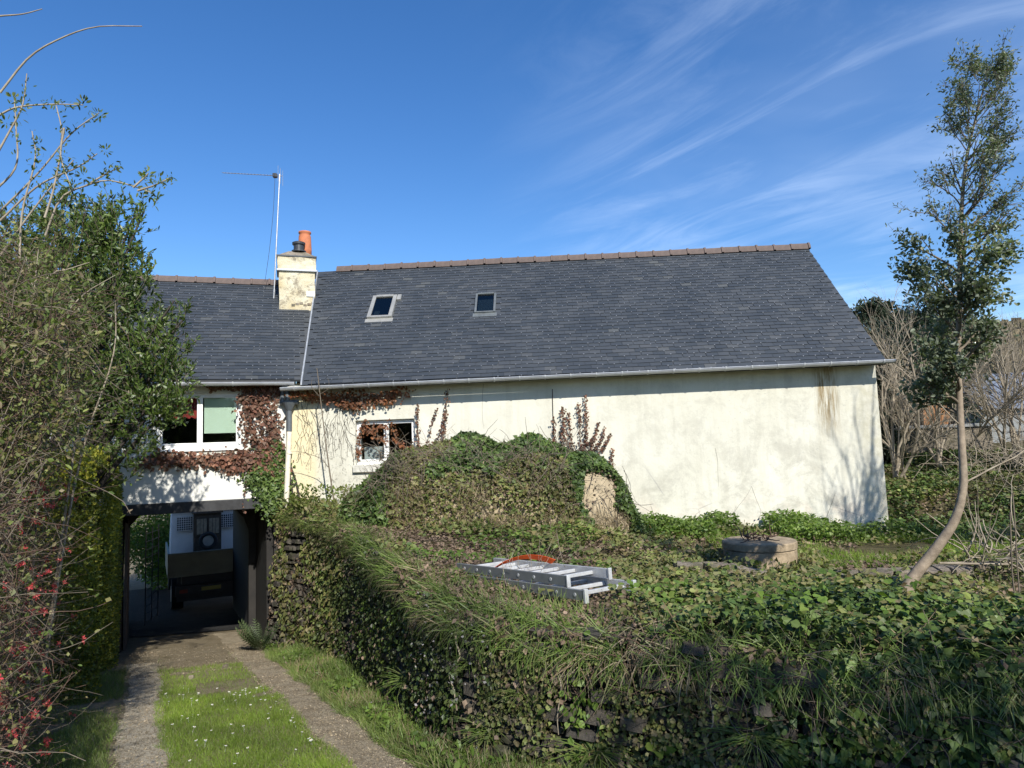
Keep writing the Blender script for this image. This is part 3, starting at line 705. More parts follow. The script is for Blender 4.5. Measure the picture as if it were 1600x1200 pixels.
# gutter with brackets
def gutter(fr, t0, t1, o, z0, z1, r, parent, mat, name='gutter', step=.5):
    n = 9; V = []; ang = [math.pi + math.pi * i / (n - 1) for i in range(n)]
    for t, z in ((t0, z0), (t1, z1)):
        for rad_ in (r, r - .006):
            for a in ang: V.append((t, o + rad_ * math.cos(a), z + rad_ * math.sin(a) * .95))
    F = []
    for i in range(n - 1):
        F.append((i, i + 1, 2 * n + i + 1, 2 * n + i)); F.append((n + i, 3 * n + i, 3 * n + i + 1, n + i + 1))
    F += [(0, 2 * n, 3 * n, n), (n - 1, 2 * n - 1, 4 * n - 1, 3 * n - 1)]
    F += [tuple([i for i in range(n)] + [2 * n - 1 - i for i in range(n)])[::-1], tuple([2 * n + i for i in range(n)] + [4 * n - 1 - i for i in range(n)])]
    g = G(fr).add(V, F)
    zz = lambda t: z0 + (z1 - z0) * (t - t0) / (t1 - t0)
    g.add([(t0, o - r - .008, z0 - .004), (t1, o - r - .008, z1 - .004), (t1, o - r + .010, z1 + .012), (t0, o - r + .010, z0 + .012)], [(0, 1, 2, 3)])
    # stopped ends
    for t, z in ((t0, z0), (t1, z1)):
        g.add([(t, o + r * math.cos(a), z + r * math.sin(a) * .95) for a in ang], [tuple(range(n))])
    o_ = g.build(name, mat, parent, smooth=False)
    me = None
    for i in range(int((t1 - t0) / step)):
        t = t0 + .28 + i * step; z = zz(t)
        if me is None:
            b = G(W0)
            for k in range(n - 1):
                a, c = ang[k], ang[k + 1]; R_, q = r + .002, r + .010
                P = lambda rr_, aa, x: (x, rr_ * math.cos(aa), rr_ * math.sin(aa) * .95)
                b.hexa([P(R_, a, -.012), P(q, a, -.012), P(q, a, .012), P(R_, a, .012)], [P(R_, c, -.012), P(q, c, -.012), P(q, c, .012), P(R_, c, .012)])
            b.box(-.012, .012, -r - .012, -r + .012, .0, .016)
            me = bpy.data.meshes.new('gutter_bracket'); me.from_pydata(b.V, [], b.F); me.materials.append(M['zinc'])
        k = bpy.data.objects.new('gutter_bracket', me); C.objects.link(k); k.matrix_basis = fr.mat(t, o, z); k.parent = o_
    return o_
gutter(HM, .02, TR + .17, OE - .075, 1.345, 1.405, .062, house, M['zinc'])
G(HM).hexa([(.02, OE - .0, 1.29), (TR + .05, OE - .0, 1.33), (TR + .05, OE + .02, 1.33), (.02, OE + .02, 1.29)], [(.4, OE, 1.36), (TR + .05, OE, 1.39), (TR + .05, OE + .02, 1.39), (.4, OE + .02, 1.36)]).build('eaves_board', M['beam'], house)
G(HM).box(0, TR, OE + .021, -.002, 1.372, 1.388).build('soffit', M['sill'], house)
# valley flashing
fl = G(); 
def vpt(f, side, lift=.03):
    p = VB * (1 - f) + VT * f; p = p.copy(); p[:2] += vn * side; p[2] += lift; return p
for i in range(14):
    a, b = i / 14, (i + 1) / 14 - .002
    fl.hexa([vpt(a, -.01, .0), vpt(a, .02, .0), vpt(b, .02, .0), vpt(b, -.01, .0)], [vpt(a, -.01, .05), vpt(a, .02, .055), vpt(b, .02, .05), vpt(b, -.01, .045)])
fl.build('verge_flashing', M['lead'], house)
# small window
def window(fr, t0, t1, z0, z1, off, parent, fw=.055, mull=None, label=None, sillz=None, name='window', mid_w=.1):
    f = G(fr); d = .06
    f.box(t0, t1, off, off + d, z0, z0 + fw * 1.3); f.box(t0, t1, off, off + d, z1 - fw, z1)
    f.box(t0, t0 + fw, off, off + d, z0 + fw * 1.3, z1 - fw); f.box(t1 - fw, t1, off, off + d, z0 + fw * 1.3, z1 - fw)
    w = f.build(name, M['pvc'], parent, bevel=.004)
    if label: w['label'] = label
    tm = mull if mull is not None else (t0 + t1) / 2
    for a, b in ((t0 + fw + .002, tm - .001), (tm + .001, t1 - fw - .002)):
        s = G(fr); c, e, k = z0 + fw * 1.3 + .002, z1 - fw - .002, mid_w / 2
        l_ = k if a > tm else .03; r_ = k if b < tm else .03
        s.box(a, a + l_, off - .012, off + .04, c, e); s.box(b - r_, b, off - .012, off + .04, c, e)
        s.box(a + l_, b - r_, off - .012, off + .04, c, c + .035); s.box(a + l_, b - r_, off - .012, off + .04, e - .03, e)
        so_ = s.build('sash', M['pvc'], w, bevel=.004)
        G(fr).box(a + l_, b - r_, off + .012, off + .02, c + .035, e - .03).build('pane', M['glass'], w)
    return w
win = window(HM, wt0 + .0, wt1 - .0, wz0, wz1 - .0, .10, house, .05, label='small white two-sash window half covered by orange creeper')
G(HM).box(wt0 - .05, wt1 + .12, -.07, .16, wz0 - .15, wz0 - .002).build('sill', M['sill'], house, bevel=.008)
G(HM).box(wt0, wt1, .502, 1.6, wz0 - .3, wz1 + .3).build('room', M['room'], win)
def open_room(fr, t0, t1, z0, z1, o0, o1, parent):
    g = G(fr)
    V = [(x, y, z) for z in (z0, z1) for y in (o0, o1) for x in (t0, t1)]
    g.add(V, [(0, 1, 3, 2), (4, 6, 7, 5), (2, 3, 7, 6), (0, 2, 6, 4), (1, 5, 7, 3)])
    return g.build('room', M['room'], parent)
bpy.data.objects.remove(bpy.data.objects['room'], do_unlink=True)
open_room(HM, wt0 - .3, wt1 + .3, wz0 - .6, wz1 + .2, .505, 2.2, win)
G(HM).box(wt0 + .1, wt0 + .5, .3, .31, wz0 + .05, wz0 + .36).build('net_curtain', M['curtain'], win)

# ------------------------------------------------------------------ the passage house
ann = thing('passage_house', 'white house at the left with slate roof, wide white window and a vehicle passage beneath', 'house', HA.w((-2, 0, -3.4)))
P0t, P1t = -3.05, -.28
at0, at1, az0, az1 = -2.42, -.90, .20, 1.30
TL = -6.5
wall_with_hole(HA, TL, -.02, -.82, 1.56, [(at0, at1, az0, az1)], .4, 'wall', M['wall_annex'], ann)
G(HA).box(P0t - .3, P1t + .12, -.05, .30, -1.03, -.823).build('beam', M['beam'], ann, bevel=.01)
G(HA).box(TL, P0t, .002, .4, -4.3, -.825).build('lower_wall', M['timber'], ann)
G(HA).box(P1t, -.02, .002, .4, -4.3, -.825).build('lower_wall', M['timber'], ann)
PH = 5.6
# the passage runs along the drive direction, walls, ceiling and joists
def dpt(w, s, z): return DR.w((w, s, z))
wl_, wr_ = -.62, 2.12
def skew(p): return p
iw = G(DR)
iw.hexa([(wl_ - .3, 15.2, -4.6), (wl_, 15.05, -4.6), (wl_, 21.3, -4.6), (wl_ - .3, 21.3, -4.6)], [(wl_ - .3, 15.2, -.9), (wl_, 15.05, -.9), (wl_, 21.3, -.9), (wl_ - .3, 21.3, -.9)])
iw.hexa([(wr_, 14.9, -4.6), (wr_ + .3, 14.9, -4.6), (wr_ + .3, 21.3, -4.6), (wr_, 21.3, -4.6)], [(wr_, 14.9, -.9), (wr_ + .3, 14.9, -.9), (wr_ + .3, 21.3, -.9), (wr_, 21.3, -.9)])
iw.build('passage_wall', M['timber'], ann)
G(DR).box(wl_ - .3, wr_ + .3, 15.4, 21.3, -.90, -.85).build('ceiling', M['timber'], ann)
for k in range(9):
    G(DR).box(wl_, wr_, 15.7 + k * .62, 15.82 + k * .62, -1.05, -.902).build('joist', M['timber'], ann)
G(DR).box(wl_, wr_, 20.9, 21.2, -1.42, -1.052).build('lintel', M['timber'], ann)
# timber posts with knee braces
for w0, sgn in ((wl_ + .02, 1), (wr_ - .16, -1)):
    po = G(DR).box(w0, w0 + .15, 16.4, 16.56, -4.3, -1.052).build('post', M['timber'], ann, bevel=.01)
    a = w0 + .15 if sgn > 0 else w0
    br = G(DR); pts = [(a, -1.62), (a + sgn * .10, -1.34), (a + sgn * .30, -1.10), (a + sgn * .42, -1.055)]
    V = []
    for (x, z) in pts: V += [(x, 16.42, z), (x, 16.54, z)]
    V += [(a, 16.42, -1.055), (a, 16.54, -1.055)]
    br.add(V, [(0, 8, 2), (2, 8, 4), (4, 8, 6), (1, 3, 9), (3, 5, 9), (5, 7, 9), (0, 2, 3, 1), (2, 4, 5, 3), (4, 6, 7, 5)])
    br.build('brace', M['timber'], ann)
# open plank door leaf on the left side of the passage
door = G(DR).box(wl_ + .20, wl_ + .23, 15.6, 17.6, -4.1, -1.2).build('door', M['oldwood'], ann)
for k in range(9):
    G(DR).box(wl_ + .232, wl_ + .25, 15.6 + k * .222, 15.81 + k * .222, -4.1, -1.2).build('plank', M['oldwood'], door)
# roof of the passage house
av0, av1, roofA = roof_base(RA, LA, TL - .2, 0, 'roof', ann, -1)
tva = max(av0, av1)
lay_slates(RA, LA - .02, TL - .2, tva + .1, roofA, -1, 120, [], 9)
G(HA).hexa([(TL - .2, OR, AR_ - .05), (.2, OR, AR_ - .05), (.2, 6.3, AE - .05), (TL - .2, 6.3, AE - .05)], [(TL - .2, OR, AR_), (.2, OR, AR_), (.2, 6.3, AE), (TL - .2, 6.3, AE)]).build('rear_slope', M['slate'], roofA)
rw = G(HA); rw.box(TL, wl_ - .3, 5.6, 6, -4.3, AE - .1); 
G(HA).box(TL, -.1, 5.6, 5.9, -.84, 1.6).build('rear_wall', M['wall_annex'], ann)
gw = G(HA); V = [(TL, o, z) for o, z in ((.4, -4.3), (5.6, -4.3), (5.6, 1.5), (3, 4.15), (.4, 1.75))] + [(TL + .3, o, z) for o, z in ((.4, -4.3), (5.6, -4.3), (5.6, 1.5), (3, 4.15), (.4, 1.75))]
gw.add(V, [tuple(range(5))[::-1], tuple(range(5, 10))] + [(i, (i + 1) % 5, 5 + (i + 1) % 5, 5 + i) for i in range(5)]).build('gable_wall', M['wall_annex'], ann)
ridge_tiles(RA, LA, HA, AR_, TL - .2, -.16, .42, roofA)
gutter(HA, TL - .2, .13, AOE - .07, 1.47, 1.46, .062, ann, M['zinc'], step=.9)
G(HA).box(TL, .05, AOE + .0, AOE + .02, 1.43, 1.52).build('eaves_board', M['beam'], ann)
G(HA).box(TL, .0, AOE + .021, -.002, 1.445, 1.46).build('soffit', M['sill'], ann)
awin = window(HA, at0, at1, az0, az1, .07, ann, .06, label='wide white window with pale green blind in its right sash')
G(HA).box(at0 - .05, at1 + .06, -.05, .12, az0 - .05, az0 - .002).build('sill', M['pvc'], ann, bevel=.006)
G(HA).box(-1.62, at1 - .02, -.012, .0 - .001, az0 - .2, az0 - .053).build('sill_panel', M['sill'], ann)
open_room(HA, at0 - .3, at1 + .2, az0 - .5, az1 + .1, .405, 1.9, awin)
amid = (at0 + at1) / 2
G(HA).box(amid + .07, at1 - .07, .145, .15, az0 + .30, az1 - .04).build('roller_blind', M['blind'], awin)
rc = G(HA)
for k in range(14):
    x = at0 + .25 + k * .034; rc.add([(x, .2 + .015 * (k % 2), az0 + .62 + .02 * math.sin(k * 2.)), (x + .034, .2 + .015 * ((k + 1) % 2), az0 + .62 + .02 * math.sin(k * 2. + 2)), (x + .034, .2 + .015 * ((k + 1) % 2), az1 - .05), (x, .2 + .015 * (k % 2), az1 - .05)], [(0, 1, 2, 3)])
rc.build('red_curtain', M['red'], awin)

# chimney between the two roofs
cb = onR(RA, 436, 484); pb = RA.w((cb[0], cb[1], 0))      # front foot of the stack on the passage roof
CF = Frame(pb, U2, N2, Z)
def pxc(x, y): return CF.inv(atP(x, y, pb, N2))
cwid = pxc(492, 460)[0]; ztop = pxc(460, 402)[2]; zband = pxc(460, 424)[2]
chim = thing('chimney', 'stubby weathered yellow chimney with mortar cap between the two slate roofs', 'chimney', pb)
bd = .62
def rough_box(fr, x0, x1, y0, y1, z0, z1, nx, nz, amp, seed):
    """box whose faces are slightly uneven"""
    g = G(fr); r = random.Random(seed)
    def col(x, y, z): return (x + r.uniform(-amp, amp), y + r.uniform(-amp, amp), z)
    ring = [(x0 + (x1 - x0) * i / nx, y0) for i in range(nx)] + [(x1, y0 + (y1 - y0) * i / nx) for i in range(nx)] + [(x1 - (x1 - x0) * i / nx, y1) for i in range(nx)] + [(x0, y1 - (y1 - y0) * i / nx) for i in range(nx)]
    m = len(ring); V = [col(x, y, z0 + (z1 - z0) * k / nz) for k in range(nz + 1) for x, y in ring]
    F = [(k * m + i, k * m + (i + 1) % m, (k + 1) * m + (i + 1) % m, (k + 1) * m + i) for k in range(nz) for i in range(m)] + [tuple(range(m))[::-1], tuple(nz * m + i for i in range(m))]
    return g.add(V, F)
rough_box(CF, 0, cwid, 0, bd, -.9, zband, 6, 10, .008, 1).build('stack', M['chimney'], chim)
rough_box(CF, -.03, cwid + .03, -.03, bd + .03, zband + .05, ztop, 6, 3, .01, 2).build('crown', M['chimney'], chim)
G(CF).box(-.05, cwid + .05, -.05, bd + .05, zband, zband + .048).build('band', M['lead'], chim, bevel=.006)
G(CF).box(-.05, cwid + .05, -.05, bd + .05, ztop + .002, ztop + .04).build('cap_slate', M['slate'], chim, bevel=.006)
mc = G(CF); zc = ztop + .042
mc.hexa([(-.03, -.03, zc), (cwid + .03, -.03, zc), (cwid + .03, bd + .03, zc), (-.03, bd + .03, zc)], [(.22, .18, zc + .16), (cwid - .2, .18, zc + .16), (cwid - .2, bd - .2, zc + .16), (.22, bd - .2, zc + .16)])
o = mc.build('mortar_cap', M['stone_pale'], chim, bevel=.04)
cx = pxc(467, 385)[0]
co = G(CF).lathe((cx, .22, zc + .15), [(.17, 0), (.17, .03), (.12, .03), (.12, .17), (.15, .18), (.155, .23), (.11, .25), (.0, .26)], 18).build('cowl', M['black'], chim)
cx2 = pxc(475, 385)[0]; zpt = CF.inv(atP(475, 362, pb + N2 * .45, N2))[2]
pt = G(CF).lathe((cx2 + .03, .45, zc + .08), [(.155, 0), (.16, .2), (.145, zpt - zc - .20), (.125, zpt - zc - .15), (.15, zpt - zc - .13), (.15, zpt - zc - .09), (.11, zpt - zc - .08), (.10, zpt - zc - .2)], 20).build('chimney_pot', M['pot'], chim, smooth=True)
G(CF).box(cwid - .19, cwid + .0, -.03, .1, pxc(470, 463)[2], pxc(470, 455)[2]).build('white_patch', M['pvc'], chim)
for k in range(7):
    G(CF).box(.28 + k * .09, .36 + k * .09, -.018 + .01 * (k % 2), .03, .10 + .05 * (k % 3) * .5, .15 + .05 * (k % 3) * .5).build('brick', M['stone_pale'], chim)

# television aerial
Ya = CF.w((0, bd * .6, 0)); 
mb, mt = atP(427, 448, Ya, N1), atP(437, 272, Ya, N1)
aer = thing('tv_aerial', 'thin television aerial on a tall leaning pole beside the chimney', 'aerial', mb)
G().cyl(mb - Z * .5, mt, .018, .015, 8).build('mast', M['steel'], aer)
b0, b1 = atP(441, 275, Ya, N1), atP(348, 270, Ya, N1)
G().cyl(b0, b1, .009, .009, 6).build('boom', M['steel'], aer)
ad = unit(b1 - b0); ap = unit(np.cross(ad, Z))
for k in range(17):
    c = b0 + (b1 - b0) * (.12 + .87 * k / 16); h = .12 - .002 * k
    G().cyl(c - (ap * .9 + Z * .25) * h, c + (ap * .9 + Z * .25) * h, .0045, .0045, 5).build('element', M['steel'], aer)
for a in (-.5, 0, .5):
    c = b0 + (b1 - b0) * .03; G().cyl(c - Z * (.2) + ap * a * .3, c + Z * .2 + ap * a * .3, .005, .005, 5).build('reflector', M['steel'], aer)
G().box(*[v for i in range(3) for v in ((b0 + (b1 - b0) * .12)[i] - .05, (b0 + (b1 - b0) * .12)[i] + .05)]).build('junction_box', M['black'], aer, bevel=.01)
cabp = smooth_line([b0 + (b1 - b0) * .12, atP(427, 330, Ya, N1), atP(421, 390, Ya, N1), atP(414, 440, Ya, N1)], 14)
tube_obj('cable', cabp[None], np.full((1, 14), .005), M['black'], aer)

# rain pipes at the join
pipe = thing('rain_pipe', 'rain pipe with dark twin hopper above and cream lower length between the two facades', 'drainpipe', onM(447, 790, -.1))
def pp(x, y, off=-.12): return atP(x, y, J + N1 * off, N1)
top = G()
top.cyl(pp(441, 600), pp(441, 628), .045); top.cyl(pp(449, 611), pp(449, 628), .045)
top.build('inlet_pipe', M['zinc_dark'], pipe, smooth=False)
G().cyl(pp(438, 629), pp(466, 628), .05).build('hopper', M['zinc_dark'], pipe)
G().cyl(pp(452, 629), pp(452, 641), .14, .065).build('hopper_funnel', M['zinc_dark'], pipe)
G().cyl(pp(452, 641), pp(452, 674), .055).build('upper_pipe', M['zinc_dark'], pipe)
G().cyl(pp(452, 674.5), pp(447, 793), .052).build('lower_pipe', M['cream'], pipe)
G().cyl(pp(452, 706, -.12), pp(452, 709, -.12), .06).build('pipe_clip', M['cream'], pipe)
G().cyl(pp(441, 601), pp(470, 606), .04).build('cross_pipe', M['zinc_dark'], pipe)
wire = [onM(863, 608, -.012), onM(864, 650, -.012), onM(866, 700, -.012), onM(866, 720, -.012)]
tag(tube_obj('wall_cable', smooth_line(wire, 8)[None], np.full((1, 8), .008), M['twig_dark']), 'thin dark cable running straight down the pale wall above the ivy mound', 'cable')

# ------------------------------------------------------------------ retaining wall of rubble stone
rwall = thing('retaining_wall', 'dark rubble stone retaining wall beside the drive holding up the garden', 'wall', (0, 5.4, -2.2))
S0, S1 = 0.0, float(np.interp(7.0, WC[:, 0], WCs))
def wall_pt(s, z, out=0.):
    p, t, nr = wc(s); zt = zg(p[..., 0], p[..., 1]) - .03; batter = .12 * np.clip(zt - z, 0, 3)
    q = p + nr * (batter + out)[..., None]; return np.concatenate([q, np.asarray(z, float)[..., None] * np.ones(q.shape[:-1] + (1,))], -1)
sv = np.linspace(0, S1, 160)[:, None]; f = np.linspace(0, 1, 14)[None]
pc, _, _ = wc(sv[:, 0]); ztop_ = zg(pc[:, 0], pc[:, 1]) - .05; zbot_ = zd(pc[:, 0], pc[:, 1]) - .3
ZZ_ = zbot_[:, None] * (1 - f) + ztop_[:, None] * f
WA = wall_pt(np.broadcast_to(sv, ZZ_.shape), ZZ_, np.full(ZZ_.shape, -.07))
grid_mesh('wall_core', WA, M['mortar'], rwall)
def stone_mesh(k, mat):
    r = random.Random(100 + k); V = []
    for z in (-.5, .5):
        for x, y in ((-.5, -.5), (.5, -.5), (.5, .5), (-.5, .5)): V.append((x * r.uniform(.86, 1), y, z * r.uniform(.8, 1)))
    fr = [(v[0] * .78 + r.uniform(-.05, .05), -.78 + r.uniform(-.12, .08), v[2] * .72 + r.uniform(-.05, .05)) for v in (V[0], V[1], V[5], V[4])]
    V += fr; F = [(8, 9, 10, 11), (0, 1, 9, 8), (1, 5, 10, 9), (5, 4, 11, 10), (4, 0, 8, 11), (1, 2, 6, 5), (0, 4, 7, 3), (4, 5, 6, 7), (0, 3, 2, 1)]
    me = bpy.data.meshes.new('stone'); me.from_pydata(V, [], F); me.materials.append(mat); return me, np.array(V), F
STN = [stone_mesh(k, M['stone']) for k in range(9)]
r = random.Random(3); plc = []
s = .1
zlev = -3.9
while zlev < -1.2:
    h = r.uniform(.055, .14); s = r.uniform(0, .3)
    while s < S1:
        ln = r.uniform(.09, .38); p, t, nr = wc(np.array(s + ln / 2)); zt = float(zg(p[0], p[1])); zb = float(zd(p[0], p[1]))
        if zb - .05 < zlev < zt - .08:
            hh = min(h, zt - .03 - zlev); zc_ = zlev + hh / 2 + .045 * math.sin(s * 1.3 + zlev * 4) + r.uniform(-.012, .012)
            q = wall_pt(np.array(s + ln / 2), np.array(zc_), np.array(-.06 + r.uniform(-.02, .035)))
            plc.append((q, t, nr, ln - r.uniform(.012, .035), hh - r.uniform(.012, .03), r.uniform(.14, .2), r.randrange(9), r.uniform(-.14, .14)))
        s += ln
    zlev += h
plc.sort(key=lambda a: np.linalg.norm(a[0]))
def stone_mat4(q, t, nr, ln, h, d, ro):
    m = Matrix(((t[0], -nr[0], 0, q[0]), (t[1], -nr[1], 0, q[1]), (0, 0, 1, q[2]), (0, 0, 0, 1)))
    return m @ Matrix.Rotation(ro, 4, 'Y') @ Matrix.Diagonal((ln, d, h, 1))
restV, restF, off = [], [], 0
for i, (q, t, nr, ln, h, d, k, ro) in enumerate(plc):
    m4 = stone_mat4(q, t, nr, ln, h, d, ro)
    if i < 300: 
        o = bpy.data.objects.new('stone', STN[k][0]); C.objects.link(o); o.matrix_basis = m4; o.parent = rwall; o.matrix_parent_inverse = Matrix.Translation(-rwall.location)
    else:
        A = np.array(m4); restV.append(STN[k][1] @ A[:3, :3].T + A[:3, 3]); restF += [tuple(v + off for v in f_) for f_ in STN[k][2]]; off += len(STN[k][1])
me = bpy.data.meshes.new('far_stones'); me.from_pydata([tuple(v) for v in np.vstack(restV)], [], restF); me.materials.append(M['stone'])
o = link('far_stones', me, rwall); o['kind'] = 'stuff'

# ------------------------------------------------------------------ plants on the garden and the walls
def on_g(X, Y): return np.stack([X, Y, zg(X, Y)], -1)
def on_d(X, Y): return np.stack([X, Y, zd(X, Y)], -1)
def up_dirs(n, lean=.35): return unit(np.array([0, 0, 1.]) + rng.normal(size=(n, 3)) * lean)
BL = [T_blade(.05, b, 3) for b in (.1, .3, .55)]
BLN = [T_blade(.032, b, 4) for b in (.15, .45, .8)]
# short lawn of the drive
def drive_pts(n, w0, w1, s0, s1, power=1.6):
    s = s0 + (s1 - s0) * rng.random(n) ** power; w = w0 + (w1 - w0) * rng.random(n); p = DR.w(np.stack([w, s, 0 * s], -1)); return p[:, 0], p[:, 1], w, s
X, Y, w, s = drive_pts(120000, -.1, 1.5, 3.6, 12.2, 1.5)
edge = .13 * vnoise(s, s * 0, 1.6, 11) + .07 * vnoise(s, w, 7, 12)
k = (w > .13 + edge) & (w < 1.37 - edge)
dens = np.where(s < 10.2, 1, .45) * (vnoise(X, Y, 2.2, 20) > -.33 - .2 * (s < 9)) ; bare = (s > 9.6) & (s < 10.5) & (w > .55)
k &= (rng.random(len(s)) < np.where(bare, .12, dens))
X, Y = X[k], Y[k]; n = len(X)
tag(scatter('lawn_grass', BL, on_d(X, Y) - (0, 0, .004), up_dirs(n, .45), runit(n), rng.uniform(.035, .075, n) * (1 + .5 * vnoise(X, Y, 3, 9)), L['grass']), 'short bright lawn grass growing between the two wheel tracks', 'grass')
# sparse grass along the hedge foot and a thick ragged verge under the wall
X, Y, w, s = drive_pts(26000, -1.0, -.2, 3.5, 12.5, 1.5); k = (w < -.27 + .1 * vnoise(s, s * 0, 2.5, 5)) & (vnoise(X, Y, 2.5, 6) > -.28); X, Y = X[k], Y[k]; n = len(X)
tag(scatter('hedge_foot_grass', BL + BLN, on_d(X, Y), up_dirs(n, .5), runit(n), rng.uniform(.05, .13, n), L['grass_tall']), 'straggly grass between the left wheel track and the flowering bush', 'grass')
X, Y, w, s = drive_pts(60000, 1.75, 2.75, 3.9, 14.5, 1.4)
inner = 1.80 + .12 * vnoise(s, s * 0, 1.8, 8) + .08 * vnoise(s, w, 7, 3)
near_wall = np.clip((w - inner) / .6, 0, 1.2)
k = (w > inner) & (rng.random(len(s)) < np.where(s > 13.2, .15, 1))
X, Y, nw = X[k], Y[k], near_wall[k]; n = len(X)
tag(scatter('verge_grass', BL + BLN, on_d(X, Y), unit(np.array([-.2, -.1, .9]) + np.stack([vnoise(X, Y, 3, 35), vnoise(X, Y, 3, 36), 0 * X], -1) * 1.5 + rng.normal(size=(n, 3)) * .5), runit(n), rng.uniform(.05, .12, n) + .12 * nw * rng.random(n) * (1 + vnoise(X, Y, 2, 9)), L['grass_tall']), 'lush uncut verge grass at the foot of the overgrown wall', 'grass')
X, Y, w, s = drive_pts(5200, 1.9, 2.6, 4.2, 14, 1.4); k = vnoise(X, Y, 1.6, 33) > .02; X, Y = X[k], Y[k]; n = len(X)
tag(scatter('verge_weeds', [T_oval(.55), T_lance(.35)], on_d(X, Y) + np.stack([0 * X, 0 * X, rng.uniform(.02, .12, n)], -1), unit(rng.normal(size=(n, 3)) * (1, 1, .5) + Z * .3), unit(rng.normal(size=(n, 3)) * .6 + Z), rng.uniform(.03, .08, n), L['weed']), 'broad-leaved weeds mixed into the verge below the wall', 'weeds')
X, Y, w, s = drive_pts(9000, 1.88, 2.7, 4.2, 14, 1.4); k = vnoise(X, Y, 2.4, 34) > .05; X, Y = X[k], Y[k]; n = len(X)
tag(scatter('verge_straw', BLN, on_d(X, Y), unit(rng.normal(size=(n, 3)) * .8 + Z), runit(n), rng.uniform(.08, .22, n), L['straw']), 'dead straw-coloured blades lying through the verge', 'dead grass')
# extra grass at the wall foot to the right
sw = rng.uniform(float(np.interp(-.9, WC[:, 0], WCs)), float(np.interp(2.2, WC[:, 0], WCs)), 30000); p, t, nr = wc(sw); d = rng.uniform(.05, 1.7, len(sw)); P = p + nr * d[:, None]; X, Y = P[:, 0], P[:, 1]
kk = (DR.inv(on_d(X, Y))[:, 0] > 1.9); X, Y = X[kk], Y[kk]; n = len(X)
tag(scatter('bank_grass', BL + BLN, on_d(X, Y), up_dirs(n, .5), runit(n), rng.uniform(.06, .2, n), L['grass_tall']), 'dense shaded grass in front of the nearest stretch of stone wall', 'grass')

for nm, lb, a, b, cnt in (('left_track_grit', 'grit and small stones on the left wheel track', -.27, .17, 14000), ('right_track_grit', 'grit and small stones on the right wheel track', 1.3, 1.86, 18000), ('approach_grit', 'grit and crumbs of earth in front of the passage', -.5, 2.3, 9000)):
    X, Y, w, s = drive_pts(cnt, a, b, 4.3 if nm[0] != 'a' else 11.5, 15.2, 1.5); n = len(X)
    tag(scatter(nm, [T_QUAD, T_oval(.9)], on_d(X, Y) + (0, 0, .016), unit(rng.normal(size=(n, 3)) * (1, 1, .3)), unit(rng.normal(size=(n, 3)) * .45 + Z), rng.uniform(.005, .016, n) * (1 + (rng.random(n) < .03)), L['grit']), lb, 'grit')
X, Y, w, s = drive_pts(5000, -.32, 1.9, 4.3, 13.5, 1.5); k = (np.abs(w - .17) < .09) | (np.abs(w + .27) < .07) | (np.abs(w - 1.31) < .09) | (np.abs(w - 1.86) < .08); X, Y = X[k], Y[k]; n = len(X)
tag(scatter('track_edge_grass', BL, on_d(X, Y) + (0, 0, .008), up_dirs(n, .8), runit(n), rng.uniform(.03, .07, n), L['grass_tall']), 'thin grass creeping over the edges of the wheel tracks', 'grass')
# garden ground cover
def ladder_zone(X, Y):
    t = (X + .72) * .6 - (Y - 7.55) * .8; w = (X + .72) * .8 + (Y - 7.55) * .6
    return (t > -.15) & (t < 2.45) & (w > -.12) & (w < .65)
def garden_pts(n, x0, x1, y0, y1):
    X = rng.uniform(x0, x1, n); Y = rng.uniform(y0, y1, n)
    yw = np.interp(X, WC[:, 0], WC[:, 1]); return X, Y, Y - yw
X, Y, dw = garden_pts(95000, -4.6, 4.5, 4.2, 13.8)
k = (dw > .05) & (rng.random(len(X)) < np.clip(1.15 - .12 * (X + 1) ** 2 * .4, .12, 1)) & (vnoise(X, Y, 1.1, 31) > -.36) & (Y < 13.9 - .04 * X)
X, Y = X[k], Y[k]; n = len(X)
tag(scatter('leaf_litter', [T_QUAD, T_oval(.7)], on_g(X, Y) + np.stack([0 * X, 0 * X, rng.uniform(0, .05, n)], -1), unit(rng.normal(size=(n, 3)) * (1, 1, .35)), unit(rng.normal(size=(n, 3)) * .5 + (0, 0, 1)), rng.uniform(.02, .055, n), L['litter']), 'brown fallen leaves and dead bracken on the bank between ladder and ivy mound', 'leaf litter')
def cover(name, label, npt, box, keep, T, size, mat, lift=(0, .08), cat='ground cover', tilt=.6, base=on_g):
    X, Y, dw = garden_pts(npt, *box); k = keep(X, Y, dw) & ~ladder_zone(X, Y); X, Y, dw = X[k], Y[k], dw[k]; n = len(X)
    h = rng.uniform(*lift, n) * (1 + 1.2 * vnoise(X, Y, 1.5, 44)).clip(.1, 2) + .30 * np.clip(vnoise(X, Y, 2.1, 77), 0, .5) * (.4 + .6 * rng.random(n))
    return tag(scatter(name, T, base(X, Y) + np.stack([0 * X, 0 * X, h], -1), unit(rng.normal(size=(n, 3)) * (1, 1, .4) + (0, -.2, -.1)), unit(rng.normal(size=(n, 3)) * tilt + (0, -.25, 1)), rng.uniform(*size, n), mat), label, cat)
front_h = lambda X, Y: Y < 13.92 - .044 * X
cover('bramble_cover', 'olive bramble and nettle leaves scattered over the litter below the mound', 26000, (-4.6, 4.5, 6, 13.8), lambda X, Y, d: (d > .1) & (vnoise(X, Y, 1.3, 51) + .15 * vnoise(X, Y, 4, 52) > .05 - .02 * np.abs(X)) & front_h(X, Y), [T_oval(.75), T_IVY], (.04, .09), L['ivy_olive'], (.02, .14))
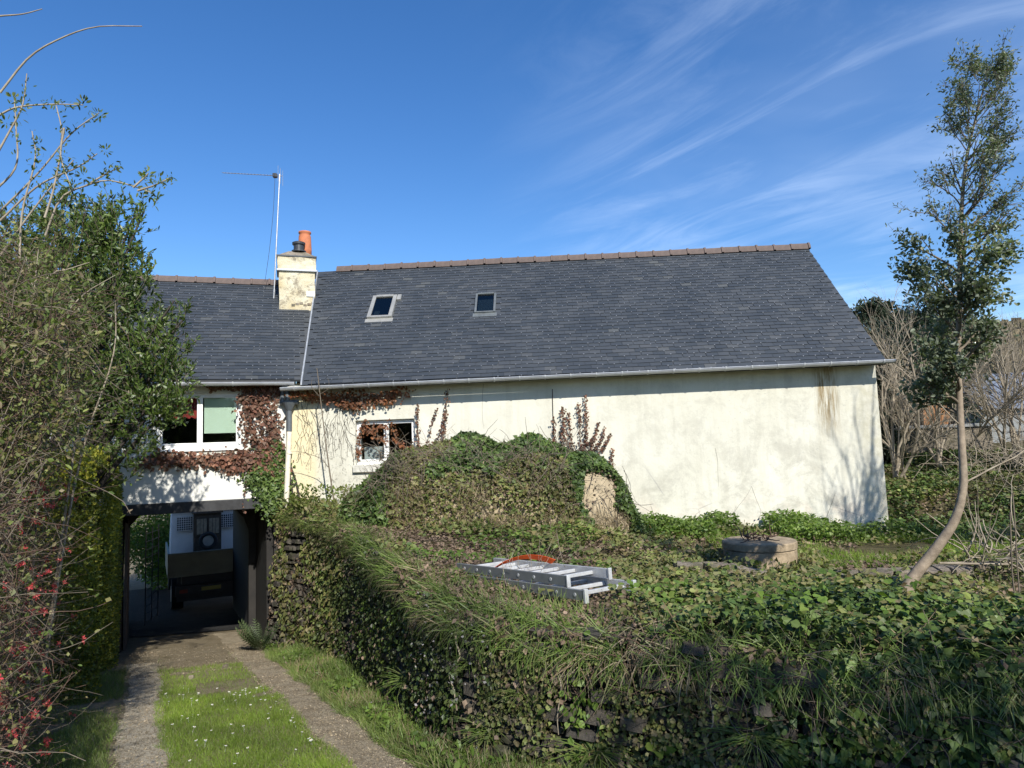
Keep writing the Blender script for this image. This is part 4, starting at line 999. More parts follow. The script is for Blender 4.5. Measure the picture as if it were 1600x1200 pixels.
cover('ivy_carpet', 'dark ivy carpet on the bank right of the house corner', 42000, (7.2, 15, 10.5, 19), lambda X, Y, d: (X > 7.3 + .0 * Y) & (vnoise(X, Y, .9, 53) > -.12), T_IVY, (.05, .10), L['ivy'], (.0, .16), tilt=.55)
cover('bank_bramble', 'olive bramble leaves over the bank right of the house corner', 20000, (7.2, 15, 9.5, 19), lambda X, Y, d: (X > 7.3) & (vnoise(X, Y, 1.1, 40) > -.15), [T_oval(.8), T_IVY], (.05, .10), L['ivy_olive'], (.0, .2), tilt=.55)
cover('right_ground_ivy', 'mixed ivy and bramble leaves around the well and fallen branches', 30000, (1.2, 9, 4.3, 12.), lambda X, Y, d: (d > .05) & (vnoise(X, Y, 1.1, 54) + .3 * vnoise(X, Y, 4, 55) > -.02), [T_IVY, T_oval(.8)], (.035, .075), L['ivy_olive'], (.0, .16), tilt=.55)
X, Y, dw = garden_pts(40000, 2.0, 15, 5, 18); k = (dw > .3) & (vnoise(X, Y, .9, 41) + .4 * vnoise(X, Y, 3, 42) > -.05) & ((Y < 13.5) | (X > 7.6)); X, Y = X[k], Y[k]; n = len(X)
tag(scatter('right_litter', [T_QUAD, T_oval(.6)], on_g(X, Y) + np.stack([0 * X, 0 * X, rng.uniform(0, .09, n)], -1), unit(rng.normal(size=(n, 3)) * (1, 1, .5)), unit(rng.normal(size=(n, 3)) * .6 + (0, -.2, 1)), rng.uniform(.03, .08, n), L['litter']), 'dead leaves and straw scattered over the right side of the garden', 'leaf litter')
X, Y, dw = garden_pts(16000, 2.0, 14, 5, 17); k = (dw > .3) & (vnoise(X, Y, 1.2, 43) > .05) & ((Y < 13.5) | (X > 7.6)); X, Y = X[k], Y[k]; n = len(X)
tag(scatter('right_grass_tufts', BLN, on_g(X, Y), up_dirs(n, .5), runit(n), rng.uniform(.1, .28, n), L['grass_tall']), 'loose grass patches among the ivy at the right of the garden', 'grass')
cover('weeds_by_house', 'fresh green weeds along the foot of the pale wall behind the well', 15000, (1.8, 7.4, 12.2, 13.75), lambda X, Y, d: front_h(X, Y) & (vnoise(X, Y, 1.4, 56) > -.2), [T_oval(.7), T_IVY], (.04, .08), L['weed'], (.0, .26))
X, Y, dw = garden_pts(30000, 3.3, 8.6, 9.2, 13.7); k = (vnoise(X, Y, .8, 57) > -.15) & front_h(X, Y); X, Y = X[k], Y[k]; n = len(X)
tag(scatter('garden_grass', BL, on_g(X, Y), up_dirs(n, .45), runit(n), rng.uniform(.08, .2, n), L['grass']), 'green grass patch between the well and the corner of the house', 'grass')
X, Y, dw = garden_pts(60000, -4.4, 9, 3.5, 13.6); k = (dw > -.02) & (dw < .95 + .8 * vnoise(X, Y, .9, 58)) & (vnoise(X, Y, 1.6, 59) > -.2) & ~ladder_zone(X, Y); X, Y = X[k], Y[k]; n = len(X)
tag(scatter('wall_top_grass', BLN, on_g(X, Y) - (0, 0, .02), unit(np.array([-.1, -.3, 1.]) + rng.normal(size=(n, 3)) * .5), runit(n), rng.uniform(.08, .24, n), L['grass_tall']), 'tousled grass growing along the top edge of the retaining wall', 'grass')
cover('garden_weeds', 'light green weeds in the garden left of the ladder', 9000, (-4.4, 1.2, 7, 12.8), lambda X, Y, d: (d > .1) & (vnoise(X, Y, 1.7, 60) > .14 - .06 * (X < -1.5)), [T_oval(.6), T_lance(.4)], (.035, .08), L['weed'], (.01, .14))
# large-leaved ivy and bramble on the near right of the wall top
cover('wall_top_ivy', 'glossy ivy and bramble leaves spilling over the near right wall top', 24000, (.9, 6.5, 3.5, 6.3), lambda X, Y, d: (d > -.08) & (d < 1.7) & (rng.random(len(X)) < np.clip((X - .6) / 1.1, 0, 1)) & (vnoise(X, Y, 2.1, 61) > -.3), [T_IVY, T_oval(.8)], (.03, .075), L['ivy'], (.0, .16), tilt=.5)
cover('wall_top_olive', 'olive and brown bramble leaves mixed into the ivy of the near right wall top', 16000, (.7, 6.5, 3.5, 6.8), lambda X, Y, d: (d > -.08) & (d < 2.2) & (vnoise(X, Y, 1.5, 62) > -.1), [T_QUAD, T_oval(.8)], (.025, .065), L['ivy_olive'], (.0, .2), tilt=.55)
cover('wall_top_bramble', 'light green bramble leaves on the wall top in front of the bent tree', 5200, (.8, 6.2, 3.7, 6.6), lambda X, Y, d: (d > -.02) & (d < 1.9) & (vnoise(X, Y, 1.9, 63) > -.02), [T_oval(.85), T_IVY], (.03, .075), L['weed'], (.03, .24), tilt=.5)
# hanging growth on the wall face
def face_pts(n, s0, s1, z_top=.0, z_bot=0., pw=1.):
    s = rng.uniform(s0, s1, n); p, t, nr = wc(s); zt = zg(p[:, 0], p[:, 1]) - z_top; zb = zd(p[:, 0], p[:, 1]) + z_bot
    f = rng.random(n) ** pw; z = zt - (zt - zb) * f; q = wall_pt(s, z, rng.uniform(.0, .09, n)); return q, t, nr, f, s
def face_cover(name, label, n, x0, x1, T, size, mat, th, seed, pw=1., out=.5, cat='climber', fade=None, down=1.):
    s0, s1 = float(np.interp(x0, WC[:, 0], WCs)), float(np.interp(x1, WC[:, 0], WCs))
    q, t, nr, f, s = face_pts(n, s0, s1, 0, .05, pw); v = vnoise(s, q[:, 2], 1.6, seed) + .5 * vnoise(s, q[:, 2], 5, seed + 1)
    k = v > th
    if fade is not None: k &= rng.random(n) < fade(q, f)
    q, t, nr = q[k], t[k], nr[k]; m = len(q); n3 = np.concatenate([nr, np.full((m, 1), .35)], 1)
    D = unit(np.concatenate([nr * .15, -np.full((m, 1), down)], 1) + rng.normal(size=(m, 3)) * .55)
    return tag(scatter(name, T, q + n3 * rng.uniform(0, .06, (m, 1)), D, unit(n3 + rng.normal(size=(m, 3)) * out), rng.uniform(*size, m), mat), label, cat)
face_cover('wall_ivy', 'dark glossy ivy hanging down the right end of the wall face', 22000, 1.5, 8, T_IVY, (.04, .085), L['ivy'], -.25, 70, 1., .55, 'ivy', lambda q, f: np.clip((q[:, 0] - 1.3) / 1.4, .12, 1))
face_cover('wall_fern_mat', 'small-leaved creeping plants matting the middle of the wall face', 26000, -3.4, -.1, [T_oval(.8), T_QUAD], (.025, .055), L['laurel'], -.18, 72, 1., .7, 'creeping plants')
face_cover('wall_light_sprigs', 'light green sprigs on the wall face above the verge', 11000, -3.6, 4.5, [T_oval(.8), T_lance(.3)], (.03, .07), L['weed'], .12, 74, 1., .7, 'creeping plants')
face_cover('wall_brown_mat', 'dry brown leaves and roots clinging to the wall face', 12000, -4.7, 4.0, [T_QUAD, T_lance(.25)], (.03, .07), L['litter'], .0, 76, 1.6, .8, 'dead leaves')
face_cover('far_wall_ivy', 'ivy and ferns over the wall beside the passage mouth', 9000, -4.75, -2.6, [T_IVY, T_lance(.3)], (.05, .11), L['ivy_olive'], -.1, 78, 1.5, .6, 'ivy')
face_cover('wall_moss_leaves', 'tiny round leaves on the shaded stones of the near wall', 12000, -.3, 3.2, [T_round(), T_QUAD], (.015, .045), L['ivy_olive'], -.12, 80, .7, .5, 'creeping plants')
# fringe of dead and green grass hanging over the wall edge
s0, s1 = 0.2, float(np.interp(5.5, WC[:, 0], WCs))
for nm, lb, cnt, mt_, ln, dn, th in (('hanging_dead_grass', 'pale dead grass hanging over the top edge of the wall', 6500, L['straw'], (.08, .30), 1.1, -.1), ('hanging_grass', 'green grass tufts drooping over the top edge of the wall', 14000, L['grass_tall'], (.1, .3), .5, -.02)):
    s = rng.uniform(s0, s1, cnt); p, t, nr = wc(s); k = vnoise(s, s * 0, 1.9, 81) * (1 if dn > 1 else -1) > (-.12 if dn > 1 else -.3); s, p, nr = s[k], p[k], nr[k]; m = len(s)
    d = rng.uniform(-.12, .14, m); P = np.concatenate([p + nr * d[:, None], (zg(p[:, 0], p[:, 1]) - np.clip(d, 0, 1) * 1.2 + rng.uniform(-.08, .03, m))[:, None]], 1)
    D = unit(np.concatenate([nr * rng.uniform(.2, 1, (m, 1)), rng.normal(size=(m, 1)) * .35 - dn * .5 + .25], 1) + rng.normal(size=(m, 3)) * .35)
    tag(scatter(nm, BLN, P, D, unit(np.concatenate([nr, np.ones((m, 1)) * .9], 1)) * -1, rng.uniform(*ln, m), mt_), lb, 'grass')
# dry stems trailing down the face
def trailing(name, label, x, ztop, zbot, mat, r=.006, seed=0):
    rr = random.Random(seed); s = float(np.interp(x, WC[:, 0], WCs)); pts = []
    for i in range(6):
        f = i / 5; z = ztop + (zbot - ztop) * f; pts.append(wall_pt(np.array(s + rr.uniform(-.06, .06) * (i > 0)), np.array(z), np.array(.08 + .06 * rr.random())))
    P = smooth_line(pts, 14); return tag(tube_obj(name, P[None], np.linspace(r, r * .6, 14)[None], mat), label, 'stem')
trailing('dead_stem', 'long straight pale dead stem hanging down the wall right of the ladder', 1.27, -1.35, -2.12, M['twig_pale'], .007, 1)
trailing('dead_stem', 'crooked pale dead stem hanging down the wall below the ladder end', .32, -1.45, -2.05, M['twig_pale'], .006, 2)
trailing('dead_stem', 'woody pale stem down the wall left of the ladder foot', -.42, -1.45, -2.1, M['twig_pale'], .009, 3)
trailing('dead_stem', 'short pale stem down the wall under the brambles', 2.6, -1.45, -1.8, M['twig_pale'], .005, 4)
# a tangle of thin stems over the wall top at right
def tangle(n, centre, size, ln, r, m=7, curl=.5, bias=(0, 0, 0), jitter=.3):
    P = np.empty((n, m, 3)); P[:, 0] = centre + rng.uniform(-1, 1, (n, 3)) * size
    d = unit(rng.normal(size=(n, 3)) + bias); L_ = rng.uniform(*ln, (n, 1)) / (m - 1); c = rng.normal(size=(n, 3)) * curl / m
    for i in range(1, m):
        P[:, i] = P[:, i - 1] + d * L_; d = unit(d + c + rng.normal(size=(n, 3)) * jitter / m * 2)
    R = np.linspace(1, .45, m)[None] * rng.uniform(*r, (n, 1)); return P, R
def tangle_on_wall(n, x0, x1, lnr, out=.1):
    s = rng.uniform(float(np.interp(x0, WC[:, 0], WCs)), float(np.interp(x1, WC[:, 0], WCs)), n); p, t, nr = wc(s)
    P, R = tangle(n, np.zeros(3), np.zeros(3), lnr, (.0018, .0045), 7, 1.5, (0, 0, -.1), .6)
    z = zg(p[:, 0], p[:, 1]) - rng.random(n) ** 1.3 * .55; P += np.concatenate([p + nr * out, z[:, None]], 1)[:, None]; return P, R
P, R_ = tangle_on_wall(420, .4, 5.2, (.15, .6))
o = tube_obj('wall_twigs', P, R_, M['twig'], sides=3); tag(o, 'tangle of grey dead twigs hanging over the near wall top', 'twigs', kind='stuff')
P, R_ = tangle_on_wall(160, .4, 5.2, (.2, .7), .14)
tag(tube_obj('bramble_stems', P, R_, M['twig_red'], sides=3), 'reddish bramble stems arching over the near wall top', 'brambles', kind='stuff')

# individual plants on the wall
def rosette(name, label, cat, base, n, T, size, mat, spread=.6, up=(0, 0, 1), group=None, droop=0.):
    t = thing(name, label, cat, base, group); a = rng.uniform(0, 2 * math.pi, n); D = unit(np.stack([np.cos(a) * spread, np.sin(a) * spread, np.zeros(n)], -1) + np.asarray(up) * rng.uniform(.3, 1.1, (n, 1)))
    N_ = unit(-np.stack([np.cos(a), np.sin(a), np.zeros(n)], -1) * 1. + np.array([0, 0, -.2]))
    o = scatter('leaves', T, np.asarray(base) + rng.normal(size=(n, 3)) * .02, D, N_ * -1, rng.uniform(*size, n), mat, t); return t
def wpt(x, z, out=.06): return wall_pt(np.array(float(np.interp(x, WC[:, 0], WCs))), np.array(float(z)), np.array(out))
TUF = [T_blade(.018, b, 5) for b in (.5, .8, 1.1)]
rosette('grass_tuft', 'long arching grass tuft at the wall foot under the dead stem', 'grass tuft', wpt(.55, -2.15), 90, TUF, (.25, .5), L['grass_tall'], .7, (-.1, -.3, 1), 'grass tufts growing on the wall')
rosette('grass_tuft', 'drooping grass tuft low on the near wall left of the round-leaved plant', 'grass tuft', wpt(1.5, -1.9), 110, TUF, (.22, .45), L['grass_tall'], .8, (0, -.4, .7), 'grass tufts growing on the wall')
rosette('grass_tuft', 'small grass tuft halfway up the wall below the ladder', 'grass tuft', wpt(.05, -1.85), 45, TUF, (.15, .3), L['grass_tall'], .7, (-.1, -.3, .9), 'grass tufts growing on the wall')
rosette('grass_tuft', 'bright grass tuft on the wall top just left of the ladder end caps', 'grass tuft', on_g(np.array(-.35), np.array(6.1)), 120, TUF, (.12, .26), L['grass_tall'], .8, (0, 0, .8), 'grass tufts growing on the wall')
rosette('grass_tuft', 'thick light grass tuft on the wall top in front of the lower ladder rail', 'grass tuft', on_g(np.array(.05), np.array(5.65)), 150, TUF, (.14, .3), L['grass_tall'], .8, (0, -.2, .8), 'grass tufts growing on the wall')
rosette('grass_tuft', 'tall upright grass clump on the wall top between ladder and well', 'grass tuft', on_g(np.array(1.75), np.array(5.2)), 70, TUF, (.2, .42), L['grass_tall'], .5, (0, 0, 1), 'grass tufts growing on the wall')
rosette('grass_tuft', 'grass clump beyond the ladder end in front of the low stones', 'grass tuft', on_g(np.array(1.1), np.array(5.15)), 110, TUF, (.12, .26), L['grass_tall'], .8, (0, -.1, .8), 'grass tufts growing on the wall')
for x_, z_, k_, sz_, lb_ in ((-.35, -1.75, 40, (.12, .28), 'small grass tuft on the wall face left of the ladder'), (.75, -1.7, 36, (.1, .24), 'short grass tuft in the stones left of the long dead stem'), (1.15, -2.2, 90, (.2, .42), 'grass clump at the wall foot right of the long dead stem'), (2.6, -1.75, 40, (.12, .3), 'thin grass tuft on the wall face among the right-hand ivy'), (-.15, -2.2, 80, (.18, .38), 'leaning grass clump at the wall foot below the ladder'), (-1.0, -2.3, 80, (.18, .36), 'grass clump at the wall foot where the wall starts to curve')):
    rosette('grass_tuft', lb_, 'grass tuft', wpt(x_, z_), k_, TUF, sz_, L['grass_tall'], .75, (-.1, -.35, .9), 'grass tufts growing on the wall')
pn = thing('pennywort', 'cluster of round bright green leaves on the stones of the near wall', 'plant', wpt(1.95, -1.95))
for q in range(14):
    x = 1.62 + .5 * rng.random(); z = -1.80 - .3 * rng.random(); b = wpt(x, z, .10); D = unit(np.array([[rng.normal() * .4, -.5, -.5]])); 
    scatter('leaf', T_round(), b[None], D, np.array([[-.3, -1, .6]]) + rng.normal(size=(1, 3)) * .2, rng.uniform(.035, .07, 1), L['penny'], pn, kind=None, smooth=True)
rosette('dock_plant', 'broad-leaved weed drooping from the wall foot under the ladder', 'plant', wpt(.95, -2.05), 8, T_lance(.35), (.12, .2), L['weed'], .8, (0, -.4, .3))
fv, ff_ = [(0, .006, 0), (0, -.006, 0), (1, 0, -.25)], [(0, 1, 2)]
for i in range(11):
    x_ = .14 + i * .075; w_ = .20 * math.sin(math.pi * (.25 + .7 * i / 11)); dz_ = -.25 * x_ * x_
    for sg in (1, -1): k_ = len(fv); fv += [(x_, 0, dz_), (x_ + .05, 0, dz_), (x_ + .09, sg * w_, dz_ - .04)]; ff_.append((k_, k_ + 1, k_ + 2))
T_FROND = (np.array(fv), np.array(ff_))
rosette('fern', 'pale drooping fern at the wall foot beside the passage mouth', 'fern', on_d(np.array(-4.75), np.array(12.8)) + (0, 0, .05), 22, T_FROND, (.35, .65), L['fern'], .8, (-.1, -.2, .9))
fl_ = face_pts(260, float(np.interp(-.9, WC[:, 0], WCs)), float(np.interp(-.15, WC[:, 0], WCs)))[0]; fl_ = fl_[vnoise(fl_[:, 0], fl_[:, 2], 4, 90) > .05]; n = len(fl_)
tag(scatter('dried_flower_heads', T_QUAD, fl_ + np.array([-.05, -.08, 0]), runit(n), runit(n), rng.uniform(.015, .035, n), L['lilac']), 'greyish dried flower heads on the wall face left of the ladder', 'dead flowers')

# daisies in the lawn
dv, df = [], []
for i in range(9):
    a, b = 2 * math.pi * i / 9, 2 * math.pi * (i + .7) / 9; k = len(dv); dv += [(0, 0, .045), (.011 * math.cos(a), .011 * math.sin(a), .05), (.011 * math.cos(b), .011 * math.sin(b), .05)]; df.append((k, k + 1, k + 2))
dme = bpy.data.meshes.new('daisy'); dv += [(.001, 0, 0), (-.001, 0, 0), (0, 0, .045)]; df.append((27, 28, 29))
dv += [(.004 * math.cos(t_), .004 * math.sin(t_), .053) for t_ in np.linspace(0, 5.24, 6)]; df.append(tuple(range(30, 36)))
dme.from_pydata(dv, [], df); dme.materials.append(plain('daisy_petal', (.85, .85, .82), rough=.6)); dme.materials.append(plain('daisy_eye', (.7, .5, .03), rough=.7)); dme.polygons[len(df) - 1].material_index = 1
rd = random.Random(8)
clus = [(.35, 9.1, 12, 'in the far left corner of the lawn strip'), (1.05, 8.9, 26, 'in the crowded patch at the far right of the lawn strip'), (.4, 7.9, 8, 'beside the left wheel track halfway down the lawn'), (1.15, 7.6, 9, 'beside the right wheel track halfway down the lawn'), (.55, 6.6, 9, 'in the nearest left part of the lawn strip'), (1.0, 6.3, 5, 'in the nearest right part of the lawn strip'), (-.42, 7.2, 3, 'in the shaded grass left of the left wheel track'), (2.05, 8.0, 3, 'in the verge between right wheel track and wall')]
for cw, cs_, m, where in clus:
    for i in range(m):
        w_, s_ = cw + rd.gauss(0, .16), cs_ + rd.gauss(0, .38)
        if cw < 1.9 and cw > 0: w_ = min(max(w_, .22), 1.27)
        p = DR.w((w_, s_, 0)); o = bpy.data.objects.new('daisy', dme); C.objects.link(o)
        o.location = (p[0], p[1], float(zd(p[0], p[1])) + .012); o.rotation_euler = (rd.uniform(-.4, .1), rd.uniform(-.3, .3), rd.uniform(0, 6)); o.scale = [rd.uniform(.85, 1.35)] * 3
        tag(o, 'small white daisy ' + where, 'daisy', 'daisies ' + where)
p = DR.w((-.62, 7.05, 0)); da = thing('dandelion', 'single yellow dandelion in the grass at the foot of the pink bush', 'flower', (p[0], p[1], float(zd(p[0], p[1]))))
b = np.array([p[0], p[1], float(zd(p[0], p[1]))]); G().cyl(b, b + (0, 0, .10), .003, .003, 5).build('stem', L['grass'], da)
G().lathe(b + (0, 0, .1), [(.004, 0), (.022, .006), (.02, .012), (.0, .016)], 12).build('flower_head', plain('dandelion_yellow', (.85, .6, .02), rough=.7), da)
# loose stones on the drive
for k, (w_, s_, sz, lb) in enumerate(((.55, 11.0, .07, 'small pale stone in the thin grass near the passage'), (1.05, 11.6, .09, 'flat pale stone at the end of the grass strip near the passage'), (1.95, 11.9, .08, 'pale rubble stone at the edge of the right wheel track'), (1.9, 11.4, .06, 'smallest pale stone beside the right wheel track'))):
    p = DR.w((w_, s_, 0)); o = bpy.data.objects.new('loose_stone', stone_mesh(20 + k, M['stone_pale'])[0]); C.objects.link(o); o.location = (p[0], p[1], float(zd(p[0], p[1])) + sz * .15); o.scale = (sz, sz * .8, sz * .5); o.rotation_euler = (-1.57, 0, k); tag(o, lb, 'stone', 'loose stones on the drive')

# ------------------------------------------------------------------ bread oven mound against the house
OC = np.array([-.52, 12.75]); ORX, ORY, OH = 2.6, 1.6, 1.46
def dome(u, v, k=1.):
    """u 0..1 along x, v 0..1 from front foot over to the back"""
    a = math.pi * (1 - u); x = np.cos(a); ph = v * math.pi * .62
    rx = ORX * np.sign(x) * np.abs(x) ** .8; yy = -np.cos(ph) * ORY * np.sqrt(np.clip(1 - x * x * .8, 0, 1)); zz = np.sin(ph) ** .7 * OH * (np.clip(1 - np.abs(x) ** np.where(x < 0, 2.1, 2.9), 0, 1)) ** .6
    X = OC[0] + rx * k; Y = OC[1] + yy * k
    return np.stack([X, Y, -1.42 - .05 * (X > 0) * X + zz * k + .26 * vnoise(X, Y + zz, 1.7, 91) + .12 * vnoise(X, zz, 4.5, 92)], -1)
uu, vv = np.meshgrid(np.linspace(.0, 1, 90), np.linspace(0, 1, 40), indexing='ij')
DM = dome(uu, vv)
oven = thing('oven_mound', 'round earth-plastered oven mound against the house wall, bare plaster showing at its right', 'oven', (OC[0], OC[1] - .8, -1.4))
grid_mesh('dome', DM, M['plaster'], oven)
def dome_pts(n):
    u, v = rng.random(n), rng.random(n) ** .8; e = 1e-3
    P = dome(u, v); N_ = unit(np.cross(dome(u + e, v) - P, dome(u, v + e) - P)); N_ = N_ * np.sign(N_[:, 2:3] + .3 - N_[:, 1:2]); return P, N_
P, N_ = dome_pts(80000)
patch = (P[:, 0] > .95) & (P[:, 0] < 1.95) & (P[:, 2] < -.32 - .25 * (P[:, 0] - 1) + .5 * vnoise(P[:, 0], P[:, 2], 3, 93)) & (P[:, 0] > 1.05 + .35 * vnoise(P[:, 2], P[:, 0], 3, 96)) & (P[:, 0] < 1.8 + .5 * vnoise(P[:, 2], P[:, 0], 3, 97))
topm = (P[:, 2] > -.44 - .28 * (P[:, 0] < -.2) * 0 + .6 * vnoise(P[:, 0], P[:, 2], 1.3, 94) + .3 * vnoise(P[:, 0], P[:, 2], 4, 98)) & (P[:, 0] > -1.2 + vnoise(P[:, 2], P[:, 0], 2, 99))
right = (P[:, 0] > .75 + 1.1 * vnoise(P[:, 2], P[:, 0], 1.6, 89)) & ~patch
leftm = P[:, 0] < -2.1 + .4 * vnoise(P[:, 0], P[:, 2], 2, 95)
k1 = (topm | right | leftm) & ~patch
q, nn = P[k1], N_[k1]; n = len(q)
tag(scatter('mound_ivy', T_IVY, q + nn * rng.uniform(.0, .13, (n, 1)) * (1 + vnoise(q[:, 0], q[:, 2], 3, 3)[:, None]), unit(rng.normal(size=(n, 3)) * .7 + (0, -.2, -.6)), unit(nn + rng.normal(size=(n, 3)) * .5 + (0, -.2, .2)), rng.uniform(.05, .1, n), L['ivy']), 'thick dark ivy over the top and right side of the mound', 'ivy')
k2 = ~k1 & ~patch & (rng.random(len(P)) < .85); q, nn = P[k2], N_[k2]; n = len(q)
tag(scatter('mound_bramble', [T_oval(.8), T_IVY, T_lance(.3)], q + nn * rng.uniform(.0, .12, (n, 1)), unit(rng.normal(size=(n, 3)) * .8 + (0, 0, -.3)), unit(nn + rng.normal(size=(n, 3)) * .7), rng.uniform(.04, .085, n), L['ivy_olive']), 'olive and brown bramble leaves on the front of the mound', 'brambles')
k3 = ~k1 & (rng.random(len(P)) < np.where(patch, .03, .4)); q = P[k3]; n = len(q)
tag(scatter('mound_litter', T_QUAD, q + N_[k3] * rng.uniform(.0, .1, (n, 1)), runit(n), runit(n), rng.uniform(.03, .07, n), L['litter']), 'dry brown leaves caught on the front of the mound', 'dead leaves')
Pt, Rt = tangle(1300, np.array([-.8, 11.6, -.6]), np.array([1.6, .45, .6]), (.2, .7), (.003, .008), 7, 1.0, (0, -.2, .1), .5)
tag(tube_obj('mound_stems', Pt, Rt, M['twig'], sides=3), 'tangle of dry brown stems over the front of the mound', 'stems', kind='stuff')
n = 5200; X = rng.uniform(-3.0, 1.9, n); Yb = 12.75 - 1.6 * np.sqrt(np.clip(1 - ((X + .42) / 2.8) ** 2, .05, 1)); P3 = np.stack([X, Yb - .25 * rng.random(n), -1.4 + .75 * rng.random(n) ** 1.6], -1); kq3 = (vnoise(P3[:, 0], P3[:, 2], 2, 88) > -.05) & ~((P3[:, 0] > .95) & (P3[:, 2] > -1.15)); P3 = P3[kq3]; n = len(P3)
tag(scatter('mound_grass', BLN, P3, unit(np.array([0, -.5, .8]) + rng.normal(size=(n, 3)) * .5), runit(n), rng.uniform(.08, .25, n), L['straw']), 'dry straw-coloured grass and stalks on the front of the mound', 'dead grass')
Pt, Rt = tangle(34, np.array([1.45, 11.36, -.7]), np.array([.4, .06, .3]), (.25, .7), (.003, .007), 7, .8, (.3, 0, -.3), .4)
tag(tube_obj('plaster_roots', Pt, Rt, M['twig_dark'], sides=3), 'dark ivy roots across the bare plaster of the mound', 'stems', kind='stuff')

# ------------------------------------------------------------------ climbers on the facades (each a thing of its own)
def climber(name, label, lines, plane, leafm_, n, spread, size, stem_r=.012, stem_m=None, T=None, off=-.04, cat='creeper', depth=.09):
    """lines: measured runs of the stems over the facade"""
    nrm = N1 if plane is onM else N2
    runs = [smooth_line([plane(x, y, off) for x, y in ln], 16) for ln in lines]
    base = runs[0][0]; t = thing(name, label, cat, base)
    P = np.array(runs); R_ = np.linspace(1, .35, 16)[None] * stem_r * np.ones((len(runs), 1)); tube_obj('stems', P, R_, stem_m or M['twig'], t, 4)
    side = U1 if plane is onM else U2
    lens = np.array([np.linalg.norm(np.diff(r_, axis=0), axis=1).sum() for r_ in runs]); pick = rng.choice(len(runs), n, p=lens / lens.sum()); ff = rng.random(n) * 15; i = ff.astype(int).clip(0, 14); f_ = (ff - i)[:, None]
    Q = P[pick, i] * (1 - f_) + P[pick, i + 1] * f_
    sp = np.broadcast_to(np.asarray(spread, float), (len(runs),))[pick][:, None]
    Q = Q + side * rng.normal(size=(n, 1)) * sp + Z * rng.normal(size=(n, 1)) * sp - nrm * rng.random((n, 1)) * depth
    o = scatter('leaves', T or [T_IVY, T_oval(.8)], Q, unit(rng.normal(size=(n, 3)) * .6 - Z * .8), unit(-nrm + rng.normal(size=(n, 3)) * .6 + Z * .2), rng.uniform(*size, n), leafm_, t)
    return t
climber('creeper', 'red-brown withered creeper framing the wide white window of the passage house',
        [[(430, 740), (425, 690), (405, 640), (395, 608)], [(428, 735), (400, 715), (360, 712), (300, 716), (235, 712)], [(420, 720), (395, 690), (388, 640), (384, 612)], [(425, 700), (425, 650), (415, 610), (432, 602)], [(380, 714), (330, 722), (270, 718), (215, 722)], [(395, 604), (360, 602), (325, 603)], [(400, 722), (380, 730), (350, 733)]],
        onA, L['creeper'], 2900, [.11, .07, .09, .11, .075, .04, .07], (.04, .095))
climber('ivy_climber', 'dark green ivy climbing beside the rain pipe above the passage corner', [[(425, 800), (425, 770), (415, 740), (405, 720)], [(440, 800), (440, 760), (436, 730), (430, 700)], [(430, 790), (412, 770), (400, 750), (398, 742)]], onA, L['ivy'], 1700, .12, (.05, .09), T=T_IVY)
climber('creeper_strand', 'single creeper strand with a few leaves hanging over the black beam', [[(385, 742), (384, 765), (380, 790), (382, 800)]], onA, L['creeper'], 26, .02, (.03, .06), .005)
climber('creeper', 'orange-brown creeper hanging from the eaves left of the small window',
        [[(452, 612), (480, 618), (510, 622), (545, 618)], [(540, 625), (560, 618), (600, 620), (640, 612)], [(555, 640), (580, 628), (605, 622), (618, 618)], [(500, 618), (530, 628), (545, 632), (560, 630)]],
        onM, L['creeper_or'], 900, [.06, .08, .06, .05], (.035, .075), .012, off=-.06)
climber('creeper', 'orange creeper across the panes of the small window', [[(560, 715), (562, 690), (568, 665), (575, 660)], [(562, 672), (580, 672), (600, 668), (612, 664)], [(580, 672), (590, 680), (600, 686), (604, 688)], [(613, 668), (618, 685), (630, 700), (643, 716)], [(628, 695), (636, 700), (640, 712), (644, 718)]],
        onM, L['creeper_or'], 430, [.03, .05, .04, .03, .055], (.03, .065), .008, off=-.03)
climber('creeper', 'upright brown creeper shoots on the wall right of the small window', [[(655, 715), (655, 690), (652, 660), (653, 630)], [(664, 715), (668, 690), (676, 660), (684, 638)], [(660, 718), (675, 700), (690, 670), (698, 645)], [(690, 700), (694, 670), (697, 640), (700, 605)], [(652, 720), (665, 712), (680, 702), (690, 690)]],
        onM, L['creeper'], 420, .018, (.03, .055), .008)
climber('creeper', 'fan of reddish creeper shoots rising from the ivy mound on the pale wall', [[(905, 715), (885, 690), (880, 660), (880, 635)], [(905, 715), (893, 690), (890, 665), (889, 645)], [(912, 715), (907, 690), (906, 655), (903, 628)], [(914, 715), (915, 690), (916, 655), (915, 615)], [(912, 715), (925, 695), (930, 680), (935, 660)], [(915, 715), (930, 700), (940, 685), (944, 665)], [(918, 718), (938, 705), (948, 690), (955, 676)], [(880, 712), (878, 700), (877, 680), (876, 668)], [(866, 715), (866, 700), (866, 680), (865, 650)], [(900, 705), (915, 695), (922, 690), (925, 685)], [(958, 730), (955, 718), (957, 708), (958, 700)]],
        onM, L['creeper'], 1100, .02, (.03, .055), .008)
